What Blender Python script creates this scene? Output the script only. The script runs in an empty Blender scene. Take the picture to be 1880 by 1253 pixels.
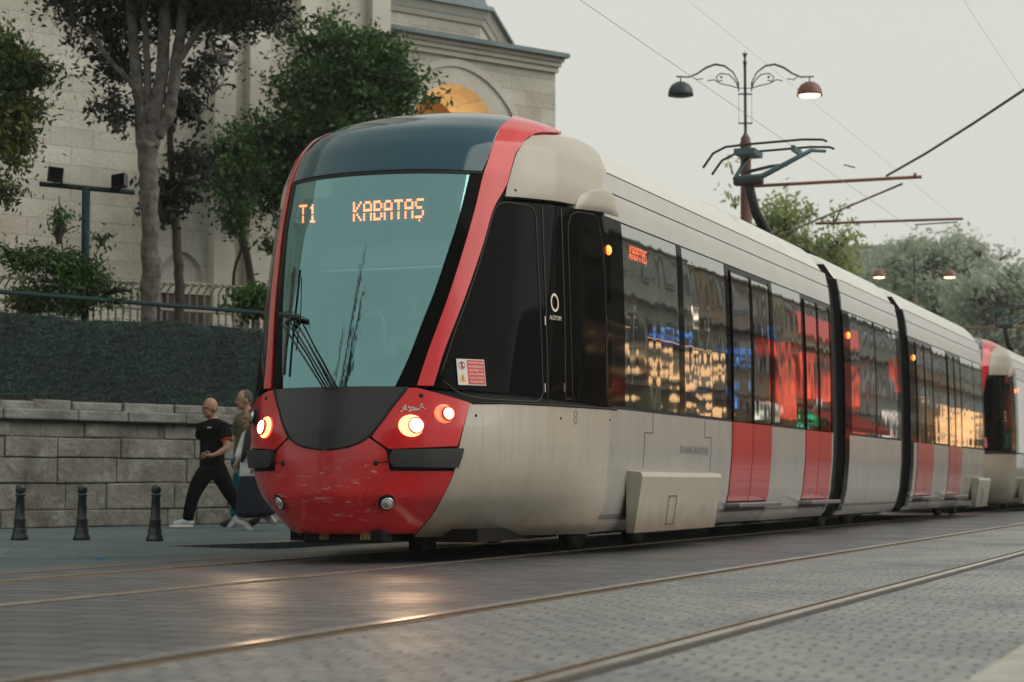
import bpy, bmesh, math, random
import numpy as np
from mathutils import Vector, Matrix
random.seed(7); rng=np.random.default_rng(11)
sc=bpy.context.scene; COL=sc.collection
R=math.radians
# ------------------------------------------------------------------ camera model (photo pixels 1880x1253)
F=3687.0; CX,CY=940.0,626.5; YAW=R(20.93); PITCH=math.atan(261.5/F); CH=0.6
fw=np.array([-math.sin(YAW)*math.cos(PITCH), math.cos(YAW)*math.cos(PITCH), math.sin(PITCH)])
rt=np.array([math.cos(YAW), math.sin(YAW),0]); up=np.cross(rt,fw); C0=np.array([0,0,CH])
def proj(P):
    d=np.asarray(P)-C0; D=d@fw
    return np.stack([CX+F*(d@rt)/D, CY-F*(d@up)/D],-1)
def ray(x,y): return fw*F+rt*(x-CX)-up*(y-CY)
def onX(x,y,X): r=ray(x,y); return C0+r*(X/r[0])
def onY(x,y,Y): r=ray(x,y); return C0+r*(Y/r[1])
def onZ(x,y,Z): r=ray(x,y); return C0+r*((Z-CH)/r[2])
def onD(x,y,D): return C0+ray(x,y)*(D/F)
def onP(x,y,p,n):
    r=ray(x,y); p=np.array(p); n=np.array(n); return C0+r*(((p-C0)@n)/(r@n))
# ------------------------------------------------------------------ materials
MT={}
def mat(name,col=(.5,.5,.5),rough=.5,metal=0,spec=.5,emit=None,es=0,nz=None,bump=0,bscale=30,coat=0,alpha=None):
    """nz=(scale, colour2, low, high) noise blend of base colour"""
    if name in MT: return MT[name]
    m=bpy.data.materials.new(name); m.use_nodes=True; N=m.node_tree.nodes; L=m.node_tree.links
    b=N['Principled BSDF']; b.inputs['Base Color'].default_value=(*col,1); b.inputs['Roughness'].default_value=rough
    b.inputs['Metallic'].default_value=metal; b.inputs['Specular IOR Level'].default_value=spec
    b.inputs['Coat Weight'].default_value=coat; b.inputs['Coat Roughness'].default_value=.05
    if emit: b.inputs['Emission Color'].default_value=(*emit,1); b.inputs['Emission Strength'].default_value=es
    tc=None
    if nz or bump:
        tc=N.new('ShaderNodeTexCoord')
    if nz:
        n=N.new('ShaderNodeTexNoise'); n.inputs['Scale'].default_value=nz[0]; n.inputs['Detail'].default_value=6; n.inputs['Roughness'].default_value=.65
        L.new(tc.outputs['Object'],n.inputs['Vector'])
        mr=N.new('ShaderNodeMapRange'); mr.inputs['From Min'].default_value=nz[2]; mr.inputs['From Max'].default_value=nz[3]
        L.new(n.outputs['Fac'],mr.inputs['Value'])
        mx=N.new('ShaderNodeMix'); mx.data_type='RGBA'; mx.inputs['A'].default_value=(*col,1); mx.inputs['B'].default_value=(*nz[1],1)
        L.new(mr.outputs['Result'],mx.inputs['Factor']); L.new(mx.outputs['Result'],b.inputs['Base Color'])
    if bump:
        n2=N.new('ShaderNodeTexNoise'); n2.inputs['Scale'].default_value=bscale; n2.inputs['Detail'].default_value=5
        L.new(tc.outputs['Object'],n2.inputs['Vector'])
        bp=N.new('ShaderNodeBump'); bp.inputs['Strength'].default_value=bump; bp.inputs['Distance'].default_value=.02
        L.new(n2.outputs['Fac'],bp.inputs['Height']); L.new(bp.outputs['Normal'],b.inputs['Normal'])
    MT[name]=m; return m
def glass(name,gcol,tcol,fac,rough=.02,wave=0):
    m=bpy.data.materials.new(name); m.use_nodes=True; N=m.node_tree.nodes; L=m.node_tree.links
    for n in list(N):
        if n.type!='OUTPUT_MATERIAL': N.remove(n)
    o=[n for n in N if n.type=='OUTPUT_MATERIAL'][0]
    g=N.new('ShaderNodeBsdfGlossy'); g.inputs['Color'].default_value=(*gcol,1); g.inputs['Roughness'].default_value=rough
    t=N.new('ShaderNodeBsdfTransparent'); t.inputs['Color'].default_value=(*tcol,1)
    lw=N.new('ShaderNodeLayerWeight'); lw.inputs['Blend'].default_value=.35
    mr=N.new('ShaderNodeMapRange'); mr.inputs['To Min'].default_value=fac[0]; mr.inputs['To Max'].default_value=fac[1]
    L.new(lw.outputs['Fresnel'],mr.inputs['Value'])
    mx=N.new('ShaderNodeMixShader'); L.new(mr.outputs['Result'],mx.inputs['Fac']); L.new(t.outputs[0],mx.inputs[1]); L.new(g.outputs[0],mx.inputs[2]); L.new(mx.outputs[0],o.inputs['Surface'])
    if wave:
        tc=N.new('ShaderNodeTexCoord'); mp=N.new('ShaderNodeMapping'); mp.inputs['Scale'].default_value=(1,1.2,.5)
        n2=N.new('ShaderNodeTexNoise'); n2.inputs['Scale'].default_value=2.2; n2.inputs['Detail'].default_value=1
        bp=N.new('ShaderNodeBump'); bp.inputs['Strength'].default_value=wave; bp.inputs['Distance'].default_value=.03
        L.new(tc.outputs['Object'],mp.inputs[0]); L.new(mp.outputs[0],n2.inputs['Vector']); L.new(n2.outputs['Fac'],bp.inputs['Height']); L.new(bp.outputs['Normal'],g.inputs['Normal'])
    MT[name]=m; return m
def brickmat(name,c1,c2,mort,bw,bh,ms=.01,rough=.7,axes='XY',rot=0,bump=.5,stain=(.5,.5,.5),stain_amt=.5,stscale=.7,gloss_noise=False,dist=.01,warp=.0,offset=.5):
    m=bpy.data.materials.new(name); m.use_nodes=True; N=m.node_tree.nodes; L=m.node_tree.links
    b=N['Principled BSDF']; b.inputs['Roughness'].default_value=rough
    tc=N.new('ShaderNodeTexCoord'); mp=N.new('ShaderNodeMapping')
    L.new(tc.outputs['Object'],mp.inputs['Vector'])
    if axes=='XZ': mp.inputs['Rotation'].default_value=(-R(90),0,0)
    else: mp.inputs['Rotation'].default_value=(0,0,rot)
    vec=mp.outputs[0]
    if warp:
        wn=N.new('ShaderNodeTexNoise'); wn.inputs['Scale'].default_value=2.5; wn.inputs['Detail'].default_value=3; L.new(vec,wn.inputs['Vector'])
        vs=N.new('ShaderNodeVectorMath'); vs.operation='SCALE'; vs.inputs['Scale'].default_value=warp; L.new(wn.outputs['Color'],vs.inputs[0])
        va=N.new('ShaderNodeVectorMath'); L.new(vec,va.inputs[0]); L.new(vs.outputs[0],va.inputs[1]); vec=va.outputs[0]
    br=N.new('ShaderNodeTexBrick'); br.offset=offset; br.inputs['Scale'].default_value=1; br.inputs['Brick Width'].default_value=bw; br.inputs['Row Height'].default_value=bh
    br.inputs['Mortar Size'].default_value=ms; br.inputs['Mortar Smooth'].default_value=.4
    br.inputs['Color1'].default_value=(*c1,1); br.inputs['Color2'].default_value=(*c2,1); br.inputs['Mortar'].default_value=(*mort,1)
    L.new(vec,br.inputs['Vector'])
    n=N.new('ShaderNodeTexNoise'); n.inputs['Scale'].default_value=stscale; n.inputs['Detail'].default_value=8; n.inputs['Roughness'].default_value=.7; L.new(vec,n.inputs['Vector'])
    mr=N.new('ShaderNodeMapRange'); mr.inputs['From Min'].default_value=.42; mr.inputs['From Max'].default_value=.68; mr.inputs['To Max'].default_value=stain_amt
    L.new(n.outputs['Fac'],mr.inputs['Value'])
    mx=N.new('ShaderNodeMix'); mx.data_type='RGBA'; mx.blend_type='MULTIPLY'; mx.inputs['B'].default_value=(*stain,1)
    L.new(mr.outputs['Result'],mx.inputs['Factor']); L.new(br.outputs['Color'],mx.inputs['A'])
    n3=N.new('ShaderNodeTexNoise'); n3.inputs['Scale'].default_value=22; n3.inputs['Detail'].default_value=6; L.new(vec,n3.inputs['Vector'])
    mx2=N.new('ShaderNodeMix'); mx2.data_type='RGBA'; mx2.blend_type='OVERLAY'; mx2.inputs['Factor'].default_value=.35
    L.new(mx.outputs['Result'],mx2.inputs['A']); L.new(n3.outputs['Fac'],mx2.inputs['B']); L.new(mx2.outputs['Result'],b.inputs['Base Color'])
    ad=N.new('ShaderNodeMath'); ad.operation='MULTIPLY_ADD'; ad.inputs[1].default_value=-1.0; 
    ms2=N.new('ShaderNodeMath'); ms2.operation='MULTIPLY'; ms2.inputs[1].default_value=.5; L.new(n3.outputs['Fac'],ms2.inputs[0])
    L.new(br.outputs['Fac'],ad.inputs[0]); L.new(ms2.outputs[0],ad.inputs[2])
    bp=N.new('ShaderNodeBump'); bp.inputs['Strength'].default_value=bump; bp.inputs['Distance'].default_value=dist; L.new(ad.outputs[0],bp.inputs['Height']); L.new(bp.outputs['Normal'],b.inputs['Normal'])
    if gloss_noise:
        mr2=N.new('ShaderNodeMapRange'); mr2.inputs['From Min'].default_value=.35; mr2.inputs['From Max'].default_value=.65; mr2.inputs['To Min'].default_value=rough-.1; mr2.inputs['To Max'].default_value=rough+.15
        L.new(n.outputs['Fac'],mr2.inputs['Value']); L.new(mr2.outputs['Result'],b.inputs['Roughness'])
    MT[name]=m; return m
# ------------------------------------------------------------------ mesh helpers
def link(o,parent=None):
    COL.objects.link(o)
    if parent is not None: o.parent=parent
    return o
def tag(o,label,cat,group=None):
    o['label']=label; o['category']=cat
    if group: o['group']=group
    return o
def empty(name,loc=(0,0,0),rz=0,label=None,cat=None,group=None):
    o=bpy.data.objects.new(name,None); o.location=loc; o.rotation_euler=(0,0,rz); o.empty_display_size=.2
    COL.objects.link(o)
    if label: tag(o,label,cat,group)
    return o
def mesh(name,v,f,m,parent=None,smooth=False,loc=None,mats=None,mi=None):
    me=bpy.data.meshes.new(name); me.from_pydata([tuple(map(float,p)) for p in v],[],[tuple(map(int,q)) for q in f])
    for mm in (mats or [m]): me.materials.append(mm)
    if mi is not None: me.polygons.foreach_set('material_index',mi)
    if smooth: me.polygons.foreach_set('use_smooth',[True]*len(me.polygons))
    me.update()
    o=bpy.data.objects.new(name,me)
    if loc is not None: o.location=loc
    return link(o,parent)
class MB:
    def __init__(s): s.v=[];s.f=[];s.sm=[]
    def add(s,v,f,sm=False):
        n=len(s.v); s.v+= [tuple(p) for p in v]; s.f+=[tuple(i+n for i in q) for q in f]; s.sm+=[sm]*len(f); return s
    def box(s,c,d,rz=0,bev=0,M=None):
        x,y,z=d[0]/2,d[1]/2,d[2]/2
        if bev>0:
            bm=bmesh.new(); bmesh.ops.create_cube(bm,size=1)
            for v in bm.verts: v.co=Vector((v.co.x*d[0],v.co.y*d[1],v.co.z*d[2]))
            bmesh.ops.bevel(bm,geom=bm.edges[:],offset=bev,segments=2,affect='EDGES',profile=.5)
            vs=[v.co.copy() for v in bm.verts]; fs=[[v.index for v in f.verts] for f in bm.faces]; bm.free()
        else:
            vs=[Vector((a*x,b*y,e*z)) for a in(-1,1) for b in(-1,1) for e in(-1,1)]
            fs=[(0,1,3,2),(4,6,7,5),(0,4,5,1),(2,3,7,6),(0,2,6,4),(1,5,7,3)]
        T=Matrix.Translation(Vector(c))@Matrix.Rotation(rz,4,'Z')
        if M is not None: T=M@T
        return s.add([T@v for v in vs],fs)
    def tube(s,pts,r,n=8,caps=True):
        P=[Vector(p) for p in pts]; rr=r if hasattr(r,'__len__') else [r]*len(P)
        vs=[];fs=[]; pt=None
        for i,p in enumerate(P):
            t=(P[min(i+1,len(P)-1)]-P[max(i-1,0)]).normalized()
            if pt is None:
                a=Vector((0,0,1)) if abs(t.z)<.9 else Vector((1,0,0)); u=t.cross(a).normalized()
            else: u=(u-t*u.dot(t)).normalized()
            pt=t; w=t.cross(u)
            for k in range(n):
                an=2*math.pi*k/n; vs.append(p+(u*math.cos(an)+w*math.sin(an))*rr[i])
        for i in range(len(P)-1):
            for k in range(n): fs.append((i*n+k,i*n+(k+1)%n,(i+1)*n+(k+1)%n,(i+1)*n+k))
        if caps: fs.append(tuple(range(n-1,-1,-1))); fs.append(tuple((len(P)-1)*n+k for k in range(n)))
        return s.add(vs,fs,True)
    def lathe(s,prof,c=(0,0,0),n=20,M=None):
        vs=[];fs=[]
        for r,z in prof:
            for k in range(n):
                a=2*math.pi*k/n; vs.append(Vector((r*math.cos(a),r*math.sin(a),z)))
        m=len(prof)
        for i in range(m-1):
            for k in range(n): fs.append((i*n+k,i*n+(k+1)%n,(i+1)*n+(k+1)%n,(i+1)*n+k))
        T=Matrix.Translation(Vector(c)) if M is None else M
        return s.add([T@v for v in vs],fs,True)
    def prism(s,pts,h,M=None):
        n=len(pts); vs=[Vector((x,y,0)) for x,y in pts]+[Vector((x,y,h)) for x,y in pts]
        fs=[tuple(range(n-1,-1,-1)),tuple(range(n,2*n))]+[(i,(i+1)%n,n+(i+1)%n,n+i) for i in range(n)]
        if M is not None: vs=[M@v for v in vs]
        return s.add(vs,fs)
    def build(s,name,m,parent=None,loc=None):
        o=mesh(name,s.v,s.f,m,parent,loc=loc); o.data.polygons.foreach_set('use_smooth',s.sm)
        return o
def struct(o): o['kind']='structure'; return o
# ------------------------------------------------------------------ base palette
M_red=mat('red_paint',(.56,.012,.018),.2,0,.4,coat=.35,nz=(2.5,(.55,.013,.02),.45,.7))
M_cream=mat('cream_paint',(.41,.375,.315),.42,0,.5,coat=.08,nz=(1.1,(.36,.325,.27),.4,.75))
M_grey=mat('grey_side_paint',(.44,.425,.40),.28,0,.5,coat=.4,nz=(1.3,(.38,.365,.34),.4,.75))
M_black=mat('black_gloss',(.002,.0022,.0025),.05,0,.12)
M_black.node_tree.nodes['Principled BSDF'].inputs['IOR'].default_value=1.22
M_chin=mat('black_panel',(.010,.012,.014),.28,0,.45,coat=.15)
M_rubber=mat('black_rubber',(.018,.018,.019),.6,bump=.1)
M_seam=mat('seam_black',(.006,.006,.006),.8)
M_dome=mat('dome_glass',(.003,.052,.075),.08,0,.45)
M_under=mat('underframe',(.008,.008,.008),.9,spec=.15,nz=(6,(.014,.011,.009),.4,.7))
M_steel=mat('steel',(.35,.34,.33),.35,1)
M_chrome=mat('lamp_chrome',(.75,.75,.75),.12,1)
M_led=mat('led_orange',(1,.3,.1),.5,emit=(1,.16,.045),es=4.6)
M_head=mat('headlight_lit',(1,.8,.6),.4,emit=(1,.62,.34),es=22)
M_head2=mat('upper_lamp_lit',(1,.6,.4),.4,emit=(1,.40,.17),es=4.0)
M_bowl=mat('reflector_glow_warm',(.85,.35,.2),.25,.5,emit=(1,.42,.16),es=2.2)  # bowl glows by itself: lamp glare put into its emission
M_bowl2=mat('reflector_glow_dim',(.7,.16,.1),.25,.5,emit=(1,.20,.08),es=.7)  # weaker glare of the upper lamp, likewise given as emission
M_amber=mat('amber_lamp',(1,.3,.05),.4,emit=(1,.20,.03),es=2.4)
M_teal=mat('teal_iron',(.012,.035,.038),.8,spec=.15)
M_ws=glass('windscreen_glass',(.50,.94,.98),(.68,.86,.86),(.28,1.0))
M_win=glass('window_glass',(.88,.88,.87),(.46,.48,.50),(.52,.97),.02,wave=.05)
M_doorred=mat('red_door_paint',(.50,.03,.035),.2,coat=.7,nz=(1.5,(.36,.02,.025),.4,.7))
# red paint with scrape marks on the bumper
def scrape(m):
    N=m.node_tree.nodes; L=m.node_tree.links; b=N['Principled BSDF']; src=b.inputs['Base Color'].links[0].from_socket
    tc=N.new('ShaderNodeTexCoord'); sp=N.new('ShaderNodeSeparateXYZ'); L.new(tc.outputs['Object'],sp.inputs[0])
    mp=N.new('ShaderNodeMapping'); mp.inputs['Scale'].default_value=(3.2,3,16); mp.inputs['Rotation'].default_value=(0,.35,0); L.new(tc.outputs['Object'],mp.inputs[0])
    n=N.new('ShaderNodeTexNoise'); n.inputs['Scale'].default_value=2.1; n.inputs['Detail'].default_value=9; n.inputs['Roughness'].default_value=.72; n.inputs['Distortion'].default_value=.5; L.new(mp.outputs[0],n.inputs['Vector'])
    mr=N.new('ShaderNodeMapRange'); mr.inputs['From Min'].default_value=.575; mr.inputs['From Max'].default_value=.66; L.new(n.outputs['Fac'],mr.inputs['Value'])
    # band where bumps land: z .3-.75
    def ramp(sock,a,b_,c,d):
        r1=N.new('ShaderNodeMapRange'); r1.inputs['From Min'].default_value=a; r1.inputs['From Max'].default_value=b_; L.new(sock,r1.inputs['Value'])
        r2=N.new('ShaderNodeMapRange'); r2.inputs['From Min'].default_value=d; r2.inputs['From Max'].default_value=c; L.new(sock,r2.inputs['Value'])
        k=N.new('ShaderNodeMath'); k.operation='MULTIPLY'; L.new(r1.outputs[0],k.inputs[0]); L.new(r2.outputs[0],k.inputs[1]); return k.outputs[0]
    zb=ramp(sp.outputs['Z'],.28,.36,.62,.85); xb=ramp(sp.outputs['X'],-7.25,-7.1,-6.3,-6.0)
    k=N.new('ShaderNodeMath'); k.operation='MULTIPLY'; L.new(zb,k.inputs[0]); L.new(xb,k.inputs[1])
    k2=N.new('ShaderNodeMath'); k2.operation='MULTIPLY'; L.new(k.outputs[0],k2.inputs[0]); L.new(mr.outputs[0],k2.inputs[1])
    mx=N.new('ShaderNodeMix'); mx.data_type='RGBA'; mx.inputs['B'].default_value=(.62,.45,.40,1); L.new(k2.outputs[0],mx.inputs['Factor']); L.new(src,mx.inputs['A']); L.new(mx.outputs['Result'],b.inputs['Base Color'])
    n4=N.new('ShaderNodeTexNoise'); n4.inputs['Scale'].default_value=3; n4.inputs['Detail'].default_value=6; L.new(tc.outputs['Object'],n4.inputs['Vector'])
    mr4=N.new('ShaderNodeMapRange'); mr4.inputs['From Min'].default_value=.35; mr4.inputs['From Max'].default_value=.65; mr4.inputs['To Min'].default_value=.18; mr4.inputs['To Max'].default_value=.42; L.new(n4.outputs['Fac'],mr4.inputs['Value']); L.new(mr4.outputs[0],b.inputs['Roughness'])
M_redb=mat('red_bumper_paint',(.58,.013,.016),.25,coat=.4,nz=(2.5,(.44,.012,.015),.45,.7)); scrape(M_redb)
def grime(m,z0,z1,col,amt,sc=5):
    N=m.node_tree.nodes; L=m.node_tree.links; b=N['Principled BSDF']; src=b.inputs['Base Color'].links[0].from_socket
    tc=N.new('ShaderNodeTexCoord'); sp=N.new('ShaderNodeSeparateXYZ'); L.new(tc.outputs['Object'],sp.inputs[0])
    n=N.new('ShaderNodeTexNoise'); n.inputs['Scale'].default_value=sc; n.inputs['Detail'].default_value=6; L.new(tc.outputs['Object'],n.inputs['Vector'])
    ad=N.new('ShaderNodeMath'); ad.operation='MULTIPLY_ADD'; ad.inputs[1].default_value=-.22; L.new(n.outputs['Fac'],ad.inputs[0]); L.new(sp.outputs['Z'],ad.inputs[2])
    r=N.new('ShaderNodeMapRange'); r.inputs['From Min'].default_value=z0-.11; r.inputs['From Max'].default_value=z1-.11; r.inputs['To Max'].default_value=amt; L.new(ad.outputs[0],r.inputs['Value'])
    mx=N.new('ShaderNodeMix'); mx.data_type='RGBA'; mx.inputs['B'].default_value=(*col,1); L.new(r.outputs[0],mx.inputs['Factor']); L.new(src,mx.inputs['A']); L.new(mx.outputs['Result'],b.inputs['Base Color'])
    # streaks of road dirt running down the panel
    mps=N.new('ShaderNodeMapping'); mps.inputs['Scale'].default_value=(9,9,.55); L.new(tc.outputs['Object'],mps.inputs[0])
    ns=N.new('ShaderNodeTexNoise'); ns.inputs['Scale'].default_value=1.6; ns.inputs['Detail'].default_value=7; ns.inputs['Roughness'].default_value=.7; L.new(mps.outputs[0],ns.inputs['Vector'])
    rs=N.new('ShaderNodeMapRange'); rs.inputs['From Min'].default_value=.5; rs.inputs['From Max'].default_value=.72; rs.inputs['To Max'].default_value=.32; L.new(ns.outputs['Fac'],rs.inputs['Value'])
    mxs=N.new('ShaderNodeMix'); mxs.data_type='RGBA'; mxs.inputs['B'].default_value=(.20,.16,.11,1); L.new(rs.outputs[0],mxs.inputs['Factor']); L.new(mx.outputs['Result'],mxs.inputs['A']); mx=mxs
    # fine dark scratches
    mp=N.new('ShaderNodeMapping'); mp.inputs['Scale'].default_value=(2,1.6,14); mp.inputs['Rotation'].default_value=(.3,0,0); L.new(tc.outputs['Object'],mp.inputs[0])
    n2=N.new('ShaderNodeTexNoise'); n2.inputs['Scale'].default_value=1.7; n2.inputs['Detail'].default_value=8; n2.inputs['Roughness'].default_value=.7; L.new(mp.outputs[0],n2.inputs['Vector'])
    r2=N.new('ShaderNodeMapRange'); r2.inputs['From Min'].default_value=.70; r2.inputs['From Max'].default_value=.74; r2.inputs['To Max'].default_value=.8; L.new(n2.outputs['Fac'],r2.inputs['Value'])
    r3=N.new('ShaderNodeMapRange'); r3.inputs['From Min'].default_value=1.2; r3.inputs['From Max'].default_value=1.0; L.new(sp.outputs['Z'],r3.inputs['Value'])
    k=N.new('ShaderNodeMath'); k.operation='MULTIPLY'; L.new(r2.outputs[0],k.inputs[0]); L.new(r3.outputs[0],k.inputs[1])
    mx2=N.new('ShaderNodeMix'); mx2.data_type='RGBA'; mx2.inputs['B'].default_value=(.09,.075,.06,1); L.new(k.outputs[0],mx2.inputs['Factor']); L.new(mx.outputs['Result'],mx2.inputs['A']); L.new(mx2.outputs['Result'],b.inputs['Base Color'])
M_creaml=mat('cream_lower_paint',(.41,.375,.315),.33,coat=.35,nz=(1.1,(.36,.325,.27),.4,.75)); grime(M_creaml,.42,.17,(.16,.115,.065),.9)
M_greyl=mat('grey_lower_paint',(.36,.345,.325),.25,coat=.5,nz=(1.3,(.30,.285,.265),.4,.75)); grime(M_greyl,.42,.17,(.15,.115,.075),.8)
# ------------------------------------------------------------------ tram nose surface
TX=-6.65; YE=16.1
PF=np.array([0,.17,.323,.406,.526,.609,.677,.812,.932,.985,1.0]); DF=np.array([0,.009,.035,.058,.104,.154,.2,.327,.52,.75,1.0])
ss=np.concatenate([[0],np.cumsum(np.hypot(np.diff(PF)*1.33,np.diff(DF)*2.6))]); ss/=ss[-1]
def smooth(xs,ys,n=400,k=.03):
    t=np.linspace(xs[0],xs[-1],n); y=np.interp(t,xs,ys); w=max(1,int(k*n)); ker=np.hanning(2*w+3); ker/=ker.sum()
    return t,np.convolve(np.concatenate([2*y[0]-y[w+1:0:-1],y,2*y[-1]-y[-2:-w-3:-1]]),ker,'valid')
sP=smooth(ss,PF); sD=smooth(ss,DF)
Wz=smooth([.15,.25,.5,.9,1.3,2.0,2.7,3.05,3.3,3.45,3.57,3.67,3.74,3.77],[1.12,1.22,1.29,1.33,1.34,1.34,1.32,1.29,1.24,1.15,1.02,.8,.5,.0],k=.012)
Fz=smooth([.15,.25,.4,.55,.7,.9,4],[.62,.70,.84,.94,.99,1.0,1.0],k=.045)
Yz=smooth([.15,.25,.5,.8,1.0,1.3,2.07,2.6,3.05,3.3,3.45,3.57,3.67,3.74,3.77],[13.75,13.62,13.5,13.5,13.52,13.6,13.85,14.03,14.22,14.4,14.56,14.85,15.2,15.6,16.1],k=.012)
def surf(s,z):
    s=np.asarray(s,float); z=np.asarray(z,float)+0*s; a0=np.abs(s); a=np.clip(a0,0,1)
    f=np.interp(z,*Fz); f=f+(1-f)*a**2.5
    p=np.interp(a,*sP)*np.interp(z,*Wz)*f*np.sign(s)
    y0=np.interp(z,*Yz)
    return np.stack([TX+p,y0+(YE-y0)*np.interp(a,*sD)*(a*a/(a*a+.0012))+np.clip(a0-1,0,None)*5,z],-1)
def surfn(s,z,off):
    e=1e-2; s=np.asarray(s,float); z=np.asarray(z,float)+0*s
    zc=np.minimum(z,3.75)
    a=surf(s+e,zc)-surf(s-e,zc); b=surf(s,zc+e)-surf(s,zc-e); n=np.cross(a,b); n/=np.linalg.norm(n,axis=-1,keepdims=True)+1e-12
    return surf(s,z)+n*off, n
S_,Z_=np.meshgrid(np.linspace(-.7,1.12,1100),np.linspace(.15,3.77,700)); G_=surf(S_,Z_); GPx=proj(G_)
_n=surfn(S_,Z_,0)[1]; FACE=((G_-C0)*_n).sum(-1)<0
def inv(x,y):
    d=(GPx[...,0]-x)**2+(GPx[...,1]-y)**2; d=np.where(FACE,d,1e9); i=np.argmin(d); return np.array([S_.flat[i],Z_.flat[i]])
def toSZ(pts):
    return np.array([inv(*p) if p[0]>30 else p for p in pts])
def resample(P,n,sm=2):
    P=np.asarray(P,float); d=np.concatenate([[0],np.cumsum(np.hypot(np.diff(P[:,0])*3,np.diff(P[:,1])))]); t=np.linspace(0,d[-1],n)
    Q=np.stack([np.interp(t,d,P[:,k]) for k in(0,1)],-1)
    for _ in range(sm): Q[1:-1]=(Q[:-2]+2*Q[1:-1]+Q[2:])/4
    return Q
def patch_sz(name,L,Rr,m,parent,off=.0,nu=16,nv=24,depth=.02,bulge=0,sm=2,matched=False):
    """ruled patch on the nose surface between two boundary curves in (s,z)"""
    if matched:
        t=np.linspace(0,1,len(L)); tt=np.linspace(0,1,nv)
        A=np.stack([np.interp(tt,t,np.array(L)[:,k]) for k in(0,1)],-1); B=np.stack([np.interp(tt,t,np.array(Rr)[:,k]) for k in(0,1)],-1)
        for _ in range(sm):
            for Q in(A,B): Q[1:-1]=(Q[:-2]+2*Q[1:-1]+Q[2:])/4
    else: A=resample(L,nv,sm); B=resample(Rr,nv,sm)
    u=np.linspace(0,1,nu)[None,:,None]; SZ=A[:,None]*(1-u)+B[:,None]*u
    ob=off
    if bulge:
        uu=np.linspace(0,1,nu)[None,:]; vv=np.linspace(0,1,nv)[:,None]
        bb=(1-(2*uu-1)**6)*(1-(2*vv-1)**6)*bulge
        P0,n=surfn(SZ[...,0],SZ[...,1],off); P=P0+n*bb[...,None]
    else: P,n=surfn(SZ[...,0],SZ[...,1],off)
    I=P-n*depth
    V=P.reshape(-1,3).tolist(); f=[]
    for j in range(nv-1):
        for i in range(nu-1): f.append((j*nu+i,j*nu+i+1,(j+1)*nu+i+1,(j+1)*nu+i))
    ns=len(f)
    ring=[(0,i) for i in range(nu)]+[(j,nu-1) for j in range(1,nv)]+[(nv-1,i) for i in range(nu-2,-1,-1)]+[(j,0) for j in range(nv-2,0,-1)]
    b0=len(V)
    if depth:
        for j,i in ring: V.append(P[j,i].tolist())
        for j,i in ring: V.append(I[j,i].tolist())
        k=len(ring)
        for q in range(k): f.append((b0+k+q,b0+k+(q+1)%k,b0+(q+1)%k,b0+q))
    o=mesh(name,V,f,m,parent); o.data.polygons.foreach_set('use_smooth',[True]*ns+[False]*(len(f)-ns))
    return o
def mir(L): L=np.array(L,float).copy(); L[:,0]*=-1; return L
def patch_both(name,L,Rr,m,parent,**k):
    a=patch_sz(name,L,Rr,m,parent,**k); b=patch_sz(name,mir(Rr),mir(L),m,parent,**k); return a,b
def text_obj(txt,name,m,parent,M,size,depth=.0015,align='CENTER',sx=1):
    c=bpy.data.curves.new(name,'FONT'); c.body=txt; c.size=size; c.extrude=depth; c.align_x=align; c.align_y='CENTER'
    o=bpy.data.objects.new(name,c); COL.objects.link(o); bpy.context.view_layer.update()
    dg=bpy.context.evaluated_depsgraph_get(); me=bpy.data.meshes.new_from_object(o.evaluated_get(dg)); bpy.data.objects.remove(o)
    me.transform(M@Matrix.Diagonal((sx,1,1,1))); me.materials.clear(); me.materials.append(m); me.name=name
    return link(bpy.data.objects.new(name,me),parent)
def frame(p,n,upv=(0,0,1)):
    """matrix with local Z = n, local Y ~ up"""
    n=Vector(n).normalized(); u=Vector(upv); x=u.cross(n).normalized(); y=n.cross(x)
    return Matrix.Translation(Vector(p))@Matrix((x,y,n)).transposed().to_4x4()
def clean(o):
    bm=bmesh.new(); bm.from_mesh(o.data); bmesh.ops.recalc_face_normals(bm,faces=bm.faces); bm.to_mesh(o.data); bm.free(); return o
# body section extension
def body(sg,z,Y,off=0):
    W=np.interp(z,*Wz); dW=(np.interp(z+.01,*Wz)-np.interp(z-.01,*Wz))/.02
    nn=np.array([1,-dW])/np.hypot(1,dW)
    return (TX+sg*(W+nn[0]*off),Y,z+nn[1]*off)
def pYZ(name,sg,Y0,Y1,z0,z1,m,parent,off=.0,depth=.02,nz_=10,ny=2,rnd=False):
    zs=np.linspace(z0,z1,nz_); ys=np.linspace(Y0,Y1,ny); V=[];f=[]
    def P(z,y,o):
        p=body(sg,z,y,o)
        if rnd and z>3.28:
            d=min(y-Y0,Y1-y); e=1 if d>.35 else math.sqrt(max(0,1-(1-d/.35)**2))*.75+.25
            p=(TX+(p[0]-TX)*(1-.06*(1-e)),p[1],3.28+(p[2]-3.28)*e)
        return p
    for z in zs:
        for y in ys: V.append(P(z,y,off))
    for j in range(nz_-1):
        for i in range(ny-1):
            q=(j*ny+i,j*ny+i+1,(j+1)*ny+i+1,(j+1)*ny+i); f.append(q if sg>0 else q[::-1])
    ns=len(f); ring=[(0,i) for i in range(ny)]+[(j,ny-1) for j in range(1,nz_)]+[(nz_-1,i) for i in range(ny-2,-1,-1)]+[(j,0) for j in range(nz_-2,0,-1)]
    b0=len(V); k=len(ring)
    if depth:
        for j,i in ring: V.append(P(zs[j],ys[i],off))
        for j,i in ring: V.append(P(zs[j],ys[i],off-depth))
        for q in range(k): f.append((b0+k+q,b0+k+(q+1)%k,b0+(q+1)%k,b0+q))
    o=mesh(name,V,f,m,parent); o.data.polygons.foreach_set('use_smooth',[True]*ns+[False]*(len(f)-ns)); return o
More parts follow.
